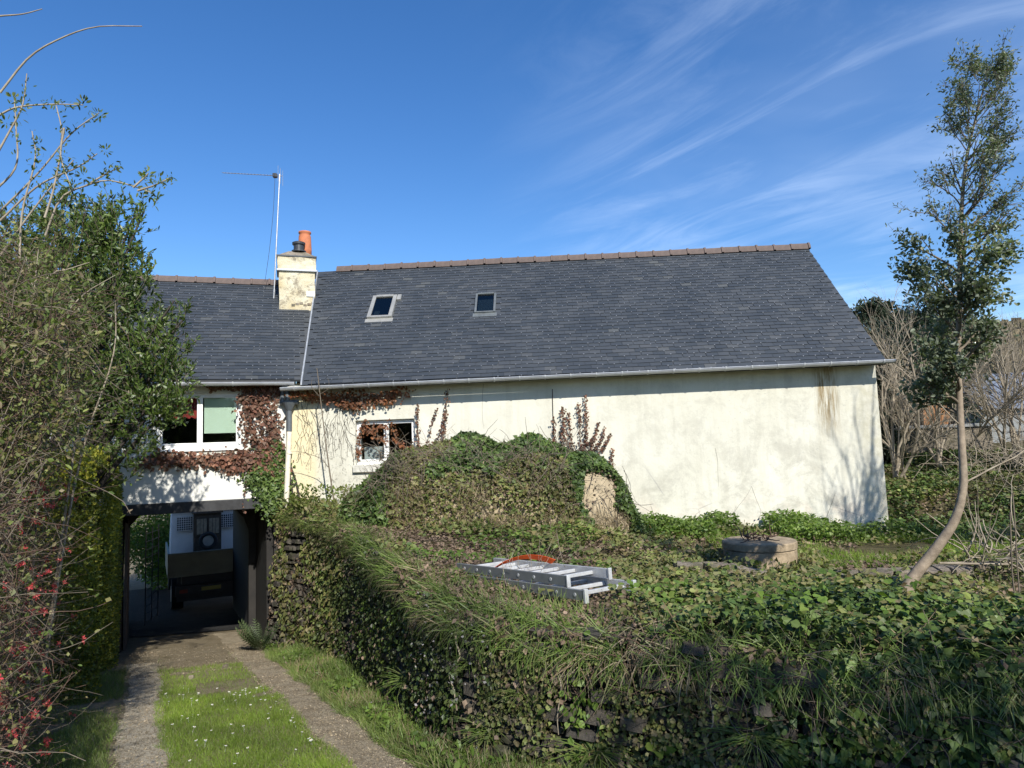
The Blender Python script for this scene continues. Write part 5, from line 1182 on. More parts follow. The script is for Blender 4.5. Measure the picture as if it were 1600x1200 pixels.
# bare climber stems on the left end of the long wall
climber('climber_stem', 'woody bare climber stems crossing behind the rain pipe', [[(470, 800), (462, 750), (440, 700), (415, 670)], [(460, 790), (450, 735), (425, 700), (405, 680)], [(455, 640), (440, 660), (425, 672), (414, 690)]], onM, L['creeper'], 20, .02, (.03, .05), .022, M['twig_dark'], off=-.05)
def bare_lines(name, label, cat, pts, plane, off, r, mat):
    t = thing(name, label, cat, plane(*pts[0][0], off)); P = np.array([smooth_line([plane(x, y, off + .03 * i) for x, y in ln], 16) for i, ln in enumerate(pts)])
    tube_obj('branches', P, np.linspace(1, .3, 16)[None] * np.array(r)[:, None], mat, t, 5); return t
bare_lines('sapling', 'thin bare sapling standing in front of the stained wall left of the small window', 'sapling', [[(524, 798), (514, 730), (505, 660), (497, 590), (495, 575)], [(513, 730), (500, 716), (470, 706), (453, 706)], [(500, 620), (488, 606), (487, 596), (490, 590)], [(500, 616), (512, 608), (514, 598), (512, 590)], [(518, 760), (519, 745), (520, 740), (522, 736)]], onM, -.55, [.018, .008, .006, .006, .005], M['twig'])
rl = []
for i in range(70):
    x0, y0 = rng.uniform(462, 552), rng.uniform(610, 700); a = rng.uniform(-.5, .5); rl.append(smooth_line([onM(x0 + math.sin(a) * k * 9 + rng.normal() * 2, y0 + k * rng.uniform(8, 14), -.006) for k in range(4)], 8))
tag(tube_obj('ivy_rootlets', np.array(rl), np.full((70, 8), .004), M['twig_dark'], sides=3), 'dead rootlets clinging to the stained wall beside the rain pipe', 'stems', kind='stuff')
n = 900; X = rng.uniform(-4.4, -2.9, n); Y = rng.uniform(13.2, 13.7, n)
tag(scatter('wall_foot_shrub', [T_oval(.5), T_lance(.3)], on_g(X, Y) + np.stack([0 * X, 0 * X, rng.random(n) ** 1.5 * .5], -1), unit(rng.normal(size=(n, 3)) + (0, -.2, .6)), runit(n), rng.uniform(.05, .1, n), L['boxg']), 'bright green weeds at the foot of the yellow-stained wall', 'weeds')
X = rng.uniform(-4.9, -3.2, 3500); yw = np.interp(X, WC[:, 0], WC[:, 1]); Y = yw + rng.uniform(-.2, .8, 3500); n = 3500
tag(scatter('corner_bush', [T_oval(.5), T_lance(.3)], on_g(X, Y) + np.stack([0 * X, 0 * X, rng.uniform(-.35, .22, n)], -1), unit(rng.normal(size=(n, 3)) + (-.2, -.3, .2)), unit(rng.normal(size=(n, 3)) + (0, -.4, .8)), rng.uniform(.05, .11, n), L['ivy_olive']), 'bushy growth spilling over the wall corner beside the passage beam', 'shrub')

# ------------------------------------------------------------------ aluminium ladder folded on the wall top
la = atY(713, 880, 7.55); lb = atY(884, 900, 5.95)          # upper front rail, top edge
ldir = unit(lb - la); lside = unit(np.cross(Z, ldir)) * -1; lside = unit(lside); lup = unit(np.cross(ldir, lside)); lup = lup if lup[2] > 0 else -lup
if lside[0] < 0: lside = -lside
# side direction from front rail to rear rail
lside = unit(np.array([-ldir[1], ldir[0], 0])); LW = .50
lup = unit(np.cross(ldir, lside)); LF = Frame(la, ldir, lside, lup); LN = float(np.linalg.norm(lb - la))
lad = thing('extension_ladder', 'folded aluminium extension ladder lying on the grassy wall top', 'ladder', la + ldir * LN / 2 - lup * .2)
RH = .085
def ladder_section(z0, x0, x1, w0, w1, name, mat):
    sec = G(LF)
    sec.box(x0, x1, w0, w0 + .028, z0 - RH, z0).build('rail', mat, lad, bevel=.003)
    G(LF).box(x0, x1, w1 - .028, w1, z0 - RH, z0).build('rail', M['alu'], lad, bevel=.003)
    n = int((x1 - x0) / .255)
    for i in range(n):
        x = x0 + .16 + i * .255
        G(LF).box(x, x + .034, w0 + .029, w1 - .029, z0 - RH * .5 - .016, z0 - RH * .5 + .016).build('rung', M['alu'], lad, bevel=.004)
        G(LF).cyl((x + .017, w0 - .004, z0 - RH * .5), (x + .017, w0 + .003, z0 - RH * .5), .016, .016, 12).build('rung_end', M['alu'], lad)
ladder_section(0, 0, LN, 0, LW, 'upper', M['alu_shaded'])
ladder_section(-RH - .012, .10, LN + .24, -.02, LW + .05, 'lower', M['alu_shaded'])
for w_ in (.0, LW - .03): G(LF).box(LN + .001, LN + .02, w_ - .004, w_ + .034, -RH - .01, .008).build('end_cap', M['alu'], lad, bevel=.004)
for w_ in (-.02, LW + .02): G(LF).box(LN + .241, LN + .27, w_ - .004, w_ + .034, -2 * RH - .03, -RH).build('end_cap', M['alu'], lad, bevel=.004)
G(LF).cyl((-.02, .12, -RH - .05), (-.02, LW - .05, -RH - .05), .03, .03, 12).build('roller', M['alu'], lad)
G(LF).cyl((.1, .05, -RH - .03), (-.22, .05, -RH - .03), .032, .032, 12).build('stabiliser_tube', M['alu'], lad)
G(LF).box(-.26, -.2, .01, .09, -RH - .07, -RH + .01).build('stabiliser_foot', M['steel'], lad, bevel=.006)
# orange strap looped over it
sp_ = [LF.inv(atP(x, y, LF.o + LF.y * .18, LF.y)) for x, y in ((777, 889), (786, 879), (803, 873), (817, 876), (826, 884))]
sc_ = smooth_line([LF.w((q[0], .12 + .09 * i, q[2])) for i, q in enumerate(sp_)], 22); sV, sF = [], []
for i, q in enumerate(sc_):
    t_ = sc_[min(i + 1, 21)] - sc_[max(i - 1, 0)]; b = unit(np.cross(t_, LF.x)) * .018
    b = LF.x * .036 + lup * .022
    sV += [q - b, q + b, q + b + lup * .003, q - b + lup * .003]
for i in range(21):
    a = i * 4; sF += [(a, a + 4, a + 5, a + 1), (a + 1, a + 5, a + 6, a + 2), (a + 2, a + 6, a + 7, a + 3), (a + 3, a + 7, a + 4, a)]
G().add(sV, sF).build('strap', M['orange']); tag(bpy.data.objects['strap'], 'orange webbing strap arched over the rungs of the ladder', 'strap')
# dry grass stalks poking through the ladder
Pt, Rt = tangle(26, LF.w((LN * .55, .25, 0)), np.array([.35, .25, .02]), (.15, .35), (.0015, .003), 6, .5, (0, 0, 1.4), .3)
tag(tube_obj('dry_stalks', Pt, Rt, M['twig_pale'], sides=3), 'thin dry stalks growing up through the ladder rungs', 'stalks', kind='stuff')

# ------------------------------------------------------------------ well, low stones, cane
wcen = np.array([3.38, 9.75]); wz = -1.42; wr = .50
n = 900; a = rng.uniform(0, 6.28, n); rr_ = wr + .02 + rng.random(n) * .35; X = wcen[0] + rr_ * np.cos(a); Y = wcen[1] + rr_ * np.sin(a)
tag(scatter('well_foot_weeds', [T_oval(.7), T_IVY], on_g(X, Y) + np.stack([0 * X, 0 * X, rng.random(n) ** 1.6 * .22], -1), unit(rng.normal(size=(n, 3)) + Z * .4), unit(rng.normal(size=(n, 3)) * .7 + (0, -.3, 1)), rng.uniform(.04, .08, n), L['ivy_olive']), 'ivy and weeds crowding the foot of the concrete well', 'weeds')
n = 260; X = rng.uniform(-.75, .75, n); Y = 7.35 - (X + .72) * 1.33 - .08 - .1 * rng.random(n)
tag(scatter('ladder_front_grass', BLN, on_g(X, Y), up_dirs(n, .45), runit(n), rng.uniform(.1, .24, n), L['grass_tall']), 'grass blades standing in front of the ladder rails', 'grass')
well = thing('well', 'low round concrete well cylinder with a flat lid in the garden', 'well', (wcen[0], wcen[1], -1.95))
G().lathe((wcen[0], wcen[1], -2.1), [(wr - .02, 0), (wr, .05), (wr - .01, wz + 2.1 - .12), (wr - .03, wz + 2.1 - .10)], 40).build('shaft', M['concrete'], well)
G().lathe((wcen[0], wcen[1], wz - .098), [(wr - .025, 0), (wr + .0, .004), (wr + .0, .085), (wr - .015, .1), (0, .103)], 40).build('lid', M['concrete'], well)
Pt, Rt = tangle(40, np.array([wcen[0] - .05, wcen[1] - .1, wz + .05]), np.array([.22, .15, .03]), (.08, .25), (.004, .012), 6, 1.2, (0, 0, .2), .8)
tag(tube_obj('twig_heap', Pt, Rt, M['twig_red']), 'little heap of dead twigs on the well lid', 'twigs', kind='stuff')
def stone_row(name, label, pts, h, seed, mat):
    t = thing(name, label, 'wall', pts[0]); r = random.Random(seed); path = smooth_line(pts, 40); d = np.concatenate([[0], np.cumsum(np.linalg.norm(np.diff(path, axis=0), axis=1))]); sm = [stone_mesh(40 + k, mat)[0] for k in range(4)]
    for lev in range(h):
        s = r.uniform(0, .1)
        while s < d[-1]:
            ln = r.uniform(.1, .26); p = np.array([np.interp(s + ln / 2, d, path[:, c]) for c in range(3)]); q = np.array([np.interp(min(s + ln / 2 + .1, d[-1]), d, path[:, c]) for c in range(3)]) - p
            o = bpy.data.objects.new('stone', r.choice(sm)); C.objects.link(o); o.matrix_basis = Matrix.Translation((p[0], p[1], p[2] + .04 + lev * .1)) @ Matrix.Rotation(math.atan2(q[1], q[0]) + r.uniform(-.2, .2), 4, 'Z') @ Matrix.Rotation(r.uniform(-.1, .1), 4, 'Y') @ Matrix.Diagonal((ln, r.uniform(.18, .26), r.uniform(.08, .12), 1)); adopt(o, t); s += ln
    return t
def gp(x, y, dz=0): return (x, y, float(zg(x, y)) + dz)
stone_row('low_stone_wall', 'low tumbled mossy stone wall behind the bent tree', [gp(3.7, 8.2), gp(4.6, 7.9), gp(5.6, 7.9), gp(6.6, 8.2)], 2, 4, M['stone_pale'])
stone_row('low_stone_wall', 'short pale stone edging between the ladder and the well', [gp(1.9, 8.6), gp(2.5, 8.5), gp(3.0, 8.7)], 2, 6, M['stone_pale'])
G().cyl(gp(4.55, 7.55, .28), gp(5.15, 7.35, .22), .013, .010, 8).build('cane', M['twig_pale']); tag(bpy.data.objects['cane'], 'pale cut cane lying on the low stones behind the bent tree', 'cane')
Pt, Rt = tangle(60, np.array([5.4, 7.6, -1.35]), np.array([.5, .3, .15]), (.3, .9), (.004, .012), 8, 1.2, (0, 0, .2), .5)
tag(tube_obj('brush_pile', Pt, Rt, M['twig_pale']), 'pile of pale cut branches at the right behind the bent tree', 'branches', kind='stuff')

# ------------------------------------------------------------------ trees and shrubs
def grow(p, d, ln, r, depth, seg=6, wob=.25, up=.15, kids=(3, 5), shrink=.62, spread=.7, tips=None, out=None, start=.3):
    """recursive branching; polylines of seg+1 points"""
    pts = [np.array(p, float)]; d = unit(d)
    for i in range(seg):
        pts.append(pts[-1] + d * ln / seg); d = unit(d + rng.normal(size=3) * wob / seg * 2.2 + Z * up / seg)
    pts = np.array(pts); out.append((pts, np.linspace(r, r * .5, seg + 1)))
    if depth == 0:
        tips.append(pts); return
    for k in range(rng.integers(kids[0], kids[1] + 1)):
        f = start + (1 - start) * (k + rng.random()) / kids[1]; f = min(f, .98); i = int(f * seg); b = pts[i] + (pts[min(i + 1, seg)] - pts[i]) * (f * seg - i)
        t = unit(pts[min(i + 1, seg)] - pts[i]); nd = unit(t + runit(1)[0] * spread)
        grow(b, nd, ln * shrink * rng.uniform(.7, 1.1), r * .5 * (1.1 - f * .4), depth - 1, seg, wob, up, kids, shrink, spread, tips, out, start * .6)
def leaves_on(tips, n, size, T, mat, name, parent, spread=.04, droop=-.2, along=.6, fromf=.1):
    t = np.array(tips); i = rng.integers(0, len(t), n); m = t.shape[1] - 1; f = (fromf + (1 - fromf) * rng.random(n)) * m; j = f.astype(int).clip(0, m - 1); f = (f - j)[:, None]
    P = t[i, j] * (1 - f) + t[i, j + 1] * f + rng.normal(size=(n, 3)) * spread; ax = unit(t[i, j + 1] - t[i, j])
    return scatter(name, T, P, unit(ax * along + rng.normal(size=(n, 3)) * .6 + Z * droop), unit(rng.normal(size=(n, 3)) * .8 + Z * .5), rng.uniform(*size, n), mat, parent)
def shrub(name, label, cat, base, nst, ln, r, depth, bark, lean=(0, 0, 1), fan=.45, leaf=None, group=None, **kw):
    t = thing(name, label, cat, base, group); out, tips = [], []
    for k in range(nst):
        b = np.array(base) + np.array([rng.normal() * .12, rng.normal() * .12, 0]); grow(b, unit(np.array(lean) + rng.normal(size=3) * (fan, fan, .1)), ln * rng.uniform(.75, 1.1), r * rng.uniform(.7, 1.1), depth, tips=tips, out=out, **kw)
    P = np.array([a for a, b in out]); R_ = np.array([b for a, b in out]); tube_obj('branches', P, R_, bark, t, 4)
    if leaf: leaves_on(tips, parent=t, **leaf)
    return t, tips
# eucalyptus with a bent trunk
Ye = 6.35
tp = [(1403, 960), (1412, 935), (1425, 905), (1462, 858), (1492, 812), (1505, 760), (1503, 700), (1500, 640), (1497, 560), (1499, 480), (1500, 400), (1503, 320), (1510, 250), (1522, 195), (1535, 145), (1545, 118)]
tl = [atY(x, y, Ye + .05 * math.sin(i)) for i, (x, y) in enumerate(tp)]; tl = smooth_line(tl, 60)
et = thing('eucalyptus_tree', 'slender young tree with bent lower trunk and sparse grey-green crown at right', 'tree', tl[0])
rad_t = np.interp(np.linspace(0, 1, 60), [0, .12, .3, .5, .75, 1], [.072, .052, .036, .027, .016, .005])
o = tube_obj('trunk', tl[None], rad_t[None], M['bark'], et, 12)
out, tips = [], []
for k in range(76):
    f = .46 + .53 * (k + rng.random()) / 76; i = int(f * 59); a = rng.uniform(0, 2 * math.pi); top = (f - .44) / .56
    ln = np.interp(top, [0, .12, .35, .6, .85, 1], [.34, .46, .50, .46, .38, .26]); 
    grow(tl[i], unit(np.array([math.cos(a) + .28, math.sin(a), .55 + .7 * top])), ln * rng.uniform(.8, 1.15), .014 * (1.2 - top), 2, 6, .3, .25, (3, 5), .55, .6, tips, out)
P = np.array([a for a, b in out]); R_ = np.maximum(np.array([b for a, b in out]), .0016)
tube_obj('limbs', P, R_, M['twig'], et, 4)
tb = np.array(tips); low = tb[:, -1, 2] < 1.9
leaves_on(tb[low], 7600, (.03, .056), [T_oval(.62), T_oval(.5)], L['euc'], 'crown', et, .035, -.15, .5)
leaves_on(tb[~low], 7000, (.026, .048), [T_lance(.3), T_oval(.4)], L['euc'], 'upper_crown', et, .03, -.35, .5)
grow_o, grow_t = [], []
grow(tl[20], np.array([.7, -.1, .35]), .8, .010, 1, 6, .3, .2, (2, 3), .6, .6, grow_t, grow_o); grow(tl[26], np.array([-.6, -.1, .5]), .5, .008, 1, 6, .3, .2, (2, 3), .6, .6, grow_t, grow_o)
tube_obj('bare_twigs', np.array([a for a, b in grow_o]), np.array([b for a, b in grow_o]), M['twig_pale'], et, 4)

# background beyond the right corner
def blob_tree(name, label, base, h, rx, n, leaf, size, T=T_QUAD, trunk=.15, z0=.25, seed=0, cat='tree', group=None, cone=.0, ncl=40):
    t = thing(name, label, cat, base, group); b = np.array(base); P = smooth_line([b - Z * .3, b + Z * h * .5 + np.array([.1, 0, 0]), b + Z * h * .92], 12)
    tube_obj('trunk', P[None], np.linspace(trunk, trunk * .2, 12)[None], M['twig_dark'], t, 7)
    c = runit(ncl) * rng.random((ncl, 1)) ** .4; f = (c[:, 2:3] + 1) / 2; c = c * np.array([rx, rx, h * (1 - z0) / 2]) * np.where(np.array([1, 1, 0]) > 0, 1 - cone * f, 1) + b + Z * h * (1 + z0) / 2
    limb = np.stack([b + Z * h * z0 + 0 * c, (b + Z * h * (z0 + .2) + c) / 2 + rng.normal(size=c.shape) * .05 * rx, c], 1)
    tube_obj('limbs', limb, np.array([[trunk * .4, trunk * .2, trunk * .06]]) * np.ones((ncl, 1)), M['twig_dark'], t, 4)
    i = rng.integers(0, ncl, n); rr = rx * .3; d = runit(n) * rng.random((n, 1)) ** .35
    scatter('crown', T, c[i] + d * rr * np.array([1, 1, .8]), unit(d + rng.normal(size=(n, 3)) * .6), unit(d + rng.normal(size=(n, 3)) * .5 + Z * .4), rng.uniform(*size, n), leaf, t); return t
pp_ = atY(1366, 500, 90.); blob_tree('pine_tree', 'dark round-headed pine on the skyline right of the roof', (pp_[0], 90., pp_[2] - 4.5), 7.3, 2.6, 5000, L['pine'], (.25, .5), T_QUAD, .3, .45, ncl=60)
pp_ = atY(1425, 520, 84.); blob_tree('pine_tree', 'second darker tree on the skyline behind the thin tree', (pp_[0], 84., pp_[2] - 4.5), 7.5, 3.2, 4500, L['ever'], (.25, .5), T_QUAD, .3, .35, ncl=60)
pb_ = np.array([9.6, 18.6, -1.0]); blob_tree('evergreen_bush', 'dark evergreen bush directly behind the house corner', pb_, 4.6, 1.15, 11000, L['ever'], (.07, .14), [T_lance(.35), T_oval(.5)], .12, .02, cat='bush', ncl=70)
blob_tree('evergreen_bush', 'dark conifer behind the bare bushes at far right', (15.6, 24.5, -.6), 6.6, 1.9, 9000, L['ever'], (.1, .2), [T_lance(.35)], .15, .05, cat='bush', cone=.6, ncl=70)
# back garden wall with grey coping
bw = thing('back_wall', 'rough pale garden wall with flat grey coping behind the bare bushes', 'wall', (10.5, 19.4, -1))
a_, b_ = np.array([8.3, 19.2]), np.array([16.5, 17.8]); 
FB = Frame((a_[0], a_[1], 0), (*unit(b_ - a_), 0), (-unit(b_ - a_)[1], unit(b_ - a_)[0], 0), Z)
G(FB).box(0, 4.6, 0, .35, -1.8, .10).build('masonry', M['stone_pale'], bw); G(FB).box(-.05, 4.65, -.06, .41, .102, .19).build('coping', M['grey_cap'], bw, bevel=.01)
sh = thing('shed', 'small rusty-brown boarded shed behind the garden wall', 'shed', (11.9, 19.9, -1))
c0 = atY(1466, 640, 20.); G().box(c0[0] - .35, c0[0] + .45, 20.2, 21.6, -1.6, c0[2] + .75).build('body', M['rusty'], sh); G().box(c0[0] - .45, c0[0] + .55, 20.1, 21.7, c0[2] + .752, c0[2] + .82).build('roof', M['grey_cap'], sh)
for k in range(6): G().box(c0[0] - .345 + k * .133, c0[0] - .345 + k * .133 + .12, 20.175, 20.199, -1.6, c0[2] + .74).build('plank', M['rusty'], sh)
gs = thing('grey_building', 'grey-roofed outbuilding half hidden by twigs at the right edge', 'building', (19, 25, -.5)); c1_ = atY(1560, 618, 25.)
G().box(c1_[0] - .7, c1_[0] + 5, 25, 29, -1.5, c1_[2] - .5).build('wall', M['grey_cap'], gs)
G().hexa([(c1_[0] - .9, 24.7, c1_[2] - .5), (c1_[0] + 5.2, 24.7, c1_[2] - .5), (c1_[0] + 5.2, 27, c1_[2] + .9), (c1_[0] - .9, 27, c1_[2] + .9)], [(c1_[0] - .9, 24.7, c1_[2] - .42), (c1_[0] + 5.2, 24.7, c1_[2] - .42), (c1_[0] + 5.2, 27, c1_[2] + .98), (c1_[0] - .9, 27, c1_[2] + .98)]).build('roof', M['shed_roof'], gs)
for k in range(20): G().bar((c1_[0] - .85 + k * .31, 24.7, c1_[2] - .40), (c1_[0] - .85 + k * .31, 27, c1_[2] + 1.0), .04, .04).build('roof_rib', M['shed_roof'], gs)
# bare shrubs right of the house
kwb = dict(wob=.3, up=.12, kids=(4, 6), shrink=.6, spread=.55)
sd = [((9.15, 16.6), 6, 2.7, .05, 'multi-stemmed bare shrub just right of the house corner'), ((10.5, 17.0), 6, 2.8, .045, 'tall bare shrub in front of the rusty shed'), ((11.8, 16.2), 7, 2.6, .04, 'pale bare bush between the shed and the thin tree'), ((12.6, 14.6), 7, 2.3, .035, 'dense bare bush right of the thin tree trunk'), ((13.9, 16.6), 7, 2.6, .04, 'bare bush in front of the grey outbuilding'), ((11.0, 12.3), 6, 1.8, .028, 'low arching bare bush at the right edge'), ((15.2, 14.8), 6, 2.4, .04, 'bare bush farthest right beyond the frame edge')]
for (x, y), ns_, ln, r_, lb_ in sd:
    shrub('bare_shrub', lb_, 'shrub', gp(x, y, -.05), ns_, ln, r_, 3, M['twig_pale'] if random.random() < .6 else M['twig'], (0, 0, 1), .33, group='bare shrubs behind the garden', **kwb)
Pt, Rt = tangle(900, np.array([13., 13.6, -.9]), np.array([3.6, 2.2, .45]), (.5, 1.8), (.004, .010), 8, 1.0, (0, 0, .5), .5)
tag(tube_obj('bramble_thicket', Pt, Rt, M['twig_pale'], sides=3), 'grey tangle of dead bramble canes on the bank at right', 'brambles', kind='stuff')
# two bare stems close to the right edge
bare_st = thing('young_shoot', 'thin upright bare shoot rising near the wall top at the right edge', 'shoot', atY(1592, 960, 5.))
tube_obj('stems', np.array([smooth_line([atY(x, y, 5.) for x, y in ln], 12) for ln in ([(1596, 960), (1590, 890), (1586, 820), (1582, 770)], [(1590, 960), (1582, 900), (1580, 850), (1578, 800)])]), np.full((2, 12), .006), M['twig'], bare_st)
# woods on the hill: a mass of bare crowns
n = 16000; X = rng.uniform(-10, 200, n); Y = 50 + 190 * rng.random(n) ** 1.3; zz = zh(X, Y)
k = vnoise(X, Y, .05, 9) > -.35; X, Y, zz = X[k], Y[k], zz[k]; n = len(X); h = rng.uniform(2.0, 4.5, n)
TW = (np.array([(0, 0, 0), (1, .10, 0), (1, -.1, 0), (.35, .05, .02), (.8, .32, .05), (.4, -.05, 0), (.85, -.28, -.05), (.3, 0, .05), (.9, .05, .3)]), np.array([(0, 2, 1), (0, 4, 3), (0, 5, 6), (0, 7, 8)]))
tag(scatter('hill_woods', TW, np.stack([X, Y, zz - .2], -1), unit(rng.normal(size=(n, 3)) * .12 + Z), runit(n), h, L['woods']), 'bare brown woodland covering the hillside behind the house', 'woods')
n = 90000; X = rng.uniform(5, 110, n); Y = 50 + 90 * rng.random(n) ** 1.2; zz = zh(X, Y) + rng.random(n) * 3.6
tag(scatter('hill_twigs', T_lance(.16), np.stack([X, Y, zz], -1), unit(rng.normal(size=(n, 3)) * .5 + Z), runit(n), rng.uniform(.5, 1.3, n), L['woods']), 'fine twigs of the bare woodland on the hillside', 'woods')

# ------------------------------------------------------------------ left side: hedge, bushes
def dz(w_, s_): p = DR.w((w_, s_, 0)); return np.array([p[0], p[1], float(zd(p[0], p[1]))])
# clipped golden hedge
hb = dz(-1.1, 13)
hedge = thing('clipped_hedge', 'clipped golden-green hedge at the left of the passage approach', 'hedge', hb)
def hedge_pts(n, w0, w1, s0, s1, z0, z1, rough_=.1):
    f = rng.integers(0, 4, n); a, b, c = rng.random(n), rng.random(n), rng.random(n)
    w_ = np.where(f == 0, w1, np.where(f == 1, w0 + (w1 - w0) * a, np.where(f == 2, w0 + (w1 - w0) * a, w1))); s_ = np.where(f == 1, s0, s0 + (s1 - s0) * b)
    t = np.where(f == 2, 1., c); nrm = np.where((f == 0)[:, None] | (f == 3)[:, None], [1, 0, .1], np.where((f == 1)[:, None], [0, -1, .1], [0, 0, 1]))
    w_ = np.where((f == 0) | (f == 3), np.interp(s_, [s0, s0 + 2.9], [w1 - .95, w1]), w_); nrm = np.where(((f == 0) | (f == 3))[:, None] & (s_ < s0 + 2.9)[:, None], [.94, -.31, .15], nrm)
    w_ = w_ + rough_ * (vnoise(s_, t * 3, 1.7, 3) + .5 * vnoise(s_, t * 3, 5, 4)) - .12 * (t > .9) * (t - .9) * 10 * (f != 2); s_ = s_ + rough_ * vnoise(w_, t * 3, 2, 5) * (f == 1)
    p = DR.w(np.stack([w_, s_, 0 * s_], -1)); zb = zd(p[:, 0], p[:, 1]); zt = z1 + .12 * vnoise(p[:, 0], p[:, 1], 2, 6); p[:, 2] = zb + (zt - zb) * t; return p, nrm @ np.array([DR.x, DR.y, DR.z]), t
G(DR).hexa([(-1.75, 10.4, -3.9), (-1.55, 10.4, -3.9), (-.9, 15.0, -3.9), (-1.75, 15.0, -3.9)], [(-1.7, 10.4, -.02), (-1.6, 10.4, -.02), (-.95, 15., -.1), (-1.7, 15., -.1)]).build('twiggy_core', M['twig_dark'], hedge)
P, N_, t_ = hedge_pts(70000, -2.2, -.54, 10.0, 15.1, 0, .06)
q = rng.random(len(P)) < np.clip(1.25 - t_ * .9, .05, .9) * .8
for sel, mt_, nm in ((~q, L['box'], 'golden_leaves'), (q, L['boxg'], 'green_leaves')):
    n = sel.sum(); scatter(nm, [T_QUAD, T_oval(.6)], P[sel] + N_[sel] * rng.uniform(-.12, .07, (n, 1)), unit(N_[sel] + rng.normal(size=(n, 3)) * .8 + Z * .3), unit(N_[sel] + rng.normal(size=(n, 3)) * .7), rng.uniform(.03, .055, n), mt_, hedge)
# bay tree behind it
bb = dz(-1.9, 12.3)
bay = thing('bay_tree', 'tall dark evergreen bay tree leaning over the left end of the white house', 'tree', bb)
cl_ = []
for (x, y, rr, Yc, m) in ((130, 370, 55, 10.8, 1), (175, 400, 55, 10.6, 1), (205, 350, 30, 10.5, .6), (120, 450, 60, 10.6, 1), (200, 440, 40, 10.4, .8), (180, 500, 55, 10.3, 1), (140, 540, 60, 10.3, 1), (245, 520, 32, 10.3, .7), (275, 540, 24, 10.2, .6), (230, 580, 50, 10.1, 1), (275, 590, 27, 10.1, .6), (180, 620, 50, 10.2, 1), (235, 650, 42, 10.0, 1), (265, 640, 30, 10., .8), (150, 690, 45, 10.2, .8), (210, 700, 34, 10.1, .6), (190, 740, 25, 10.1, .4), (100, 330, 35, 11, .6), (60, 400, 70, 11.4, 1), (60, 520, 80, 11.4, 1), (90, 620, 60, 11, 1), (20, 460, 70, 11.6, 1), (285, 500, 14, 10.2, .25), (170, 330, 22, 10.6, .4), (225, 330, 14, 10.5, .3), (272, 470, 12, 10.3, .2)):
    c = atY(x, y, Yc); cl_.append((c, rr / FPX * Yc, m))
cc = np.array([c for c, r_, m in cl_]); cr_ = np.array([r_ for c, r_, m in cl_]); cm_ = np.array([m * r_ * r_ for c, r_, m in cl_])
root = bb + Z * .1; out = [smooth_line([root, root * .6 + c * .4 + Z * .5, c * .8 + root * .2 + Z * .3, c], 10) for c in cc]
tube_obj('limbs', np.array(out), np.linspace(.05, .012, 10)[None] * np.ones((len(out), 1)), M['twig_dark'], bay, 6)
# sprays: short shoots carrying leaves
ns_ = 3400; i = rng.choice(len(cc), ns_, p=cm_ / cm_.sum()); d = runit(ns_) * rng.random((ns_, 1)) ** .45; d[:, 2] *= 1.1
sp0 = cc[i] + d * cr_[i][:, None]; sdn = unit(d * .6 + rng.normal(size=(ns_, 3)) * .35 + Z * .75)
sprays = sp0[:, None] + sdn[:, None] * np.linspace(0, .22, 4)[None, :, None]
tube_obj('twigs', sprays, np.full((ns_, 4), .004), M['twig'], bay, 3)
leaves_on(sprays, 44000, (.06, .11), T_lance(.3), L['bay'], 'leaves', bay, .012, .25, .55, 0)
# tall laurel hedge at the far left, behind the twiggy bushes
ls = thing('laurel_hedge', 'dark laurel hedge mass behind the twiggy bushes at the far left', 'hedge', dz(-3, 8))
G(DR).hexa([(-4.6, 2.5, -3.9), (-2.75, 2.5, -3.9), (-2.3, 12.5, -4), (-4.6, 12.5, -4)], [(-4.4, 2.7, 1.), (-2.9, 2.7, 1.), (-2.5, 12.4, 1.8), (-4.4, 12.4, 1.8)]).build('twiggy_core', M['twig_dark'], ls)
n = 26000; s_ = rng.uniform(2.5, 12.6, n); f = rng.random(n) ** .8; w_ = np.interp(s_, [2.5, 12.5], [-2.75, -2.3]) + .25 * vnoise(s_, f * 4, 1.3, 8); p = DR.w(np.stack([w_, s_, 0 * s_], -1)); zb = zd(p[:, 0], p[:, 1]); p[:, 2] = zb + (np.interp(s_, [2.5, 12.5], [1.1, 1.9]) - zb + .3 * vnoise(s_, s_ * 0, 1.1, 3)) * f; NN = np.array([DR.x] * n)
scatter('leaves', [T_lance(.4), T_oval(.5)], p + NN * rng.uniform(-.3, .2, (n, 1)), unit(NN * .6 + rng.normal(size=(n, 3)) * .6), unit(NN + rng.normal(size=(n, 3)) * .6 + Z * .3), rng.uniform(.06, .12, n), L['laurel'], ls)
# flowering quince: tangle of fine twigs with pink flowers
def box_D(w0, w1, s0, s1, z0, z1, n): 
    p = DR.w(np.stack([rng.uniform(w0, w1, n), rng.uniform(s0, s1, n), np.zeros(n)], -1)); zb = zd(p[:, 0], p[:, 1]); p[:, 2] = zb + z0 + (z1 - zb - z0) * rng.random(n); return p
def twig_mass(n, p, ln, r, bias, m=7, curl=1., jit=.4):
    P, R_ = tangle(n, np.zeros(3), np.zeros(3), ln, r, m, curl, bias, jit); return P + p[:, None], R_
qb = dz(-1.5, 7.5)
qn = thing('flowering_quince', 'twiggy bush with scattered pink blossoms along the left edge of the drive', 'bush', qb)
def qfront(s): return -.66 - .04 * (s - 5) + .12 * vnoise(s, s * 0, 1.4, 5)
nq = 9500; s_ = rng.uniform(4.0, 8.4, nq); dep = rng.random(nq) ** 1.2 * 1.4; w_ = qfront(s_) - dep; p = DR.w(np.stack([w_, s_, 0 * s_], -1)); zb = zd(p[:, 0], p[:, 1]); f = rng.random(nq); ztq = -.1 + .3 * vnoise(s_, s_ * 0, 1, 7)
p[:, 0] -= .25 * (np.abs(f - .55)) ; p[:, 2] = zb + .03 + (ztq - zb) * f
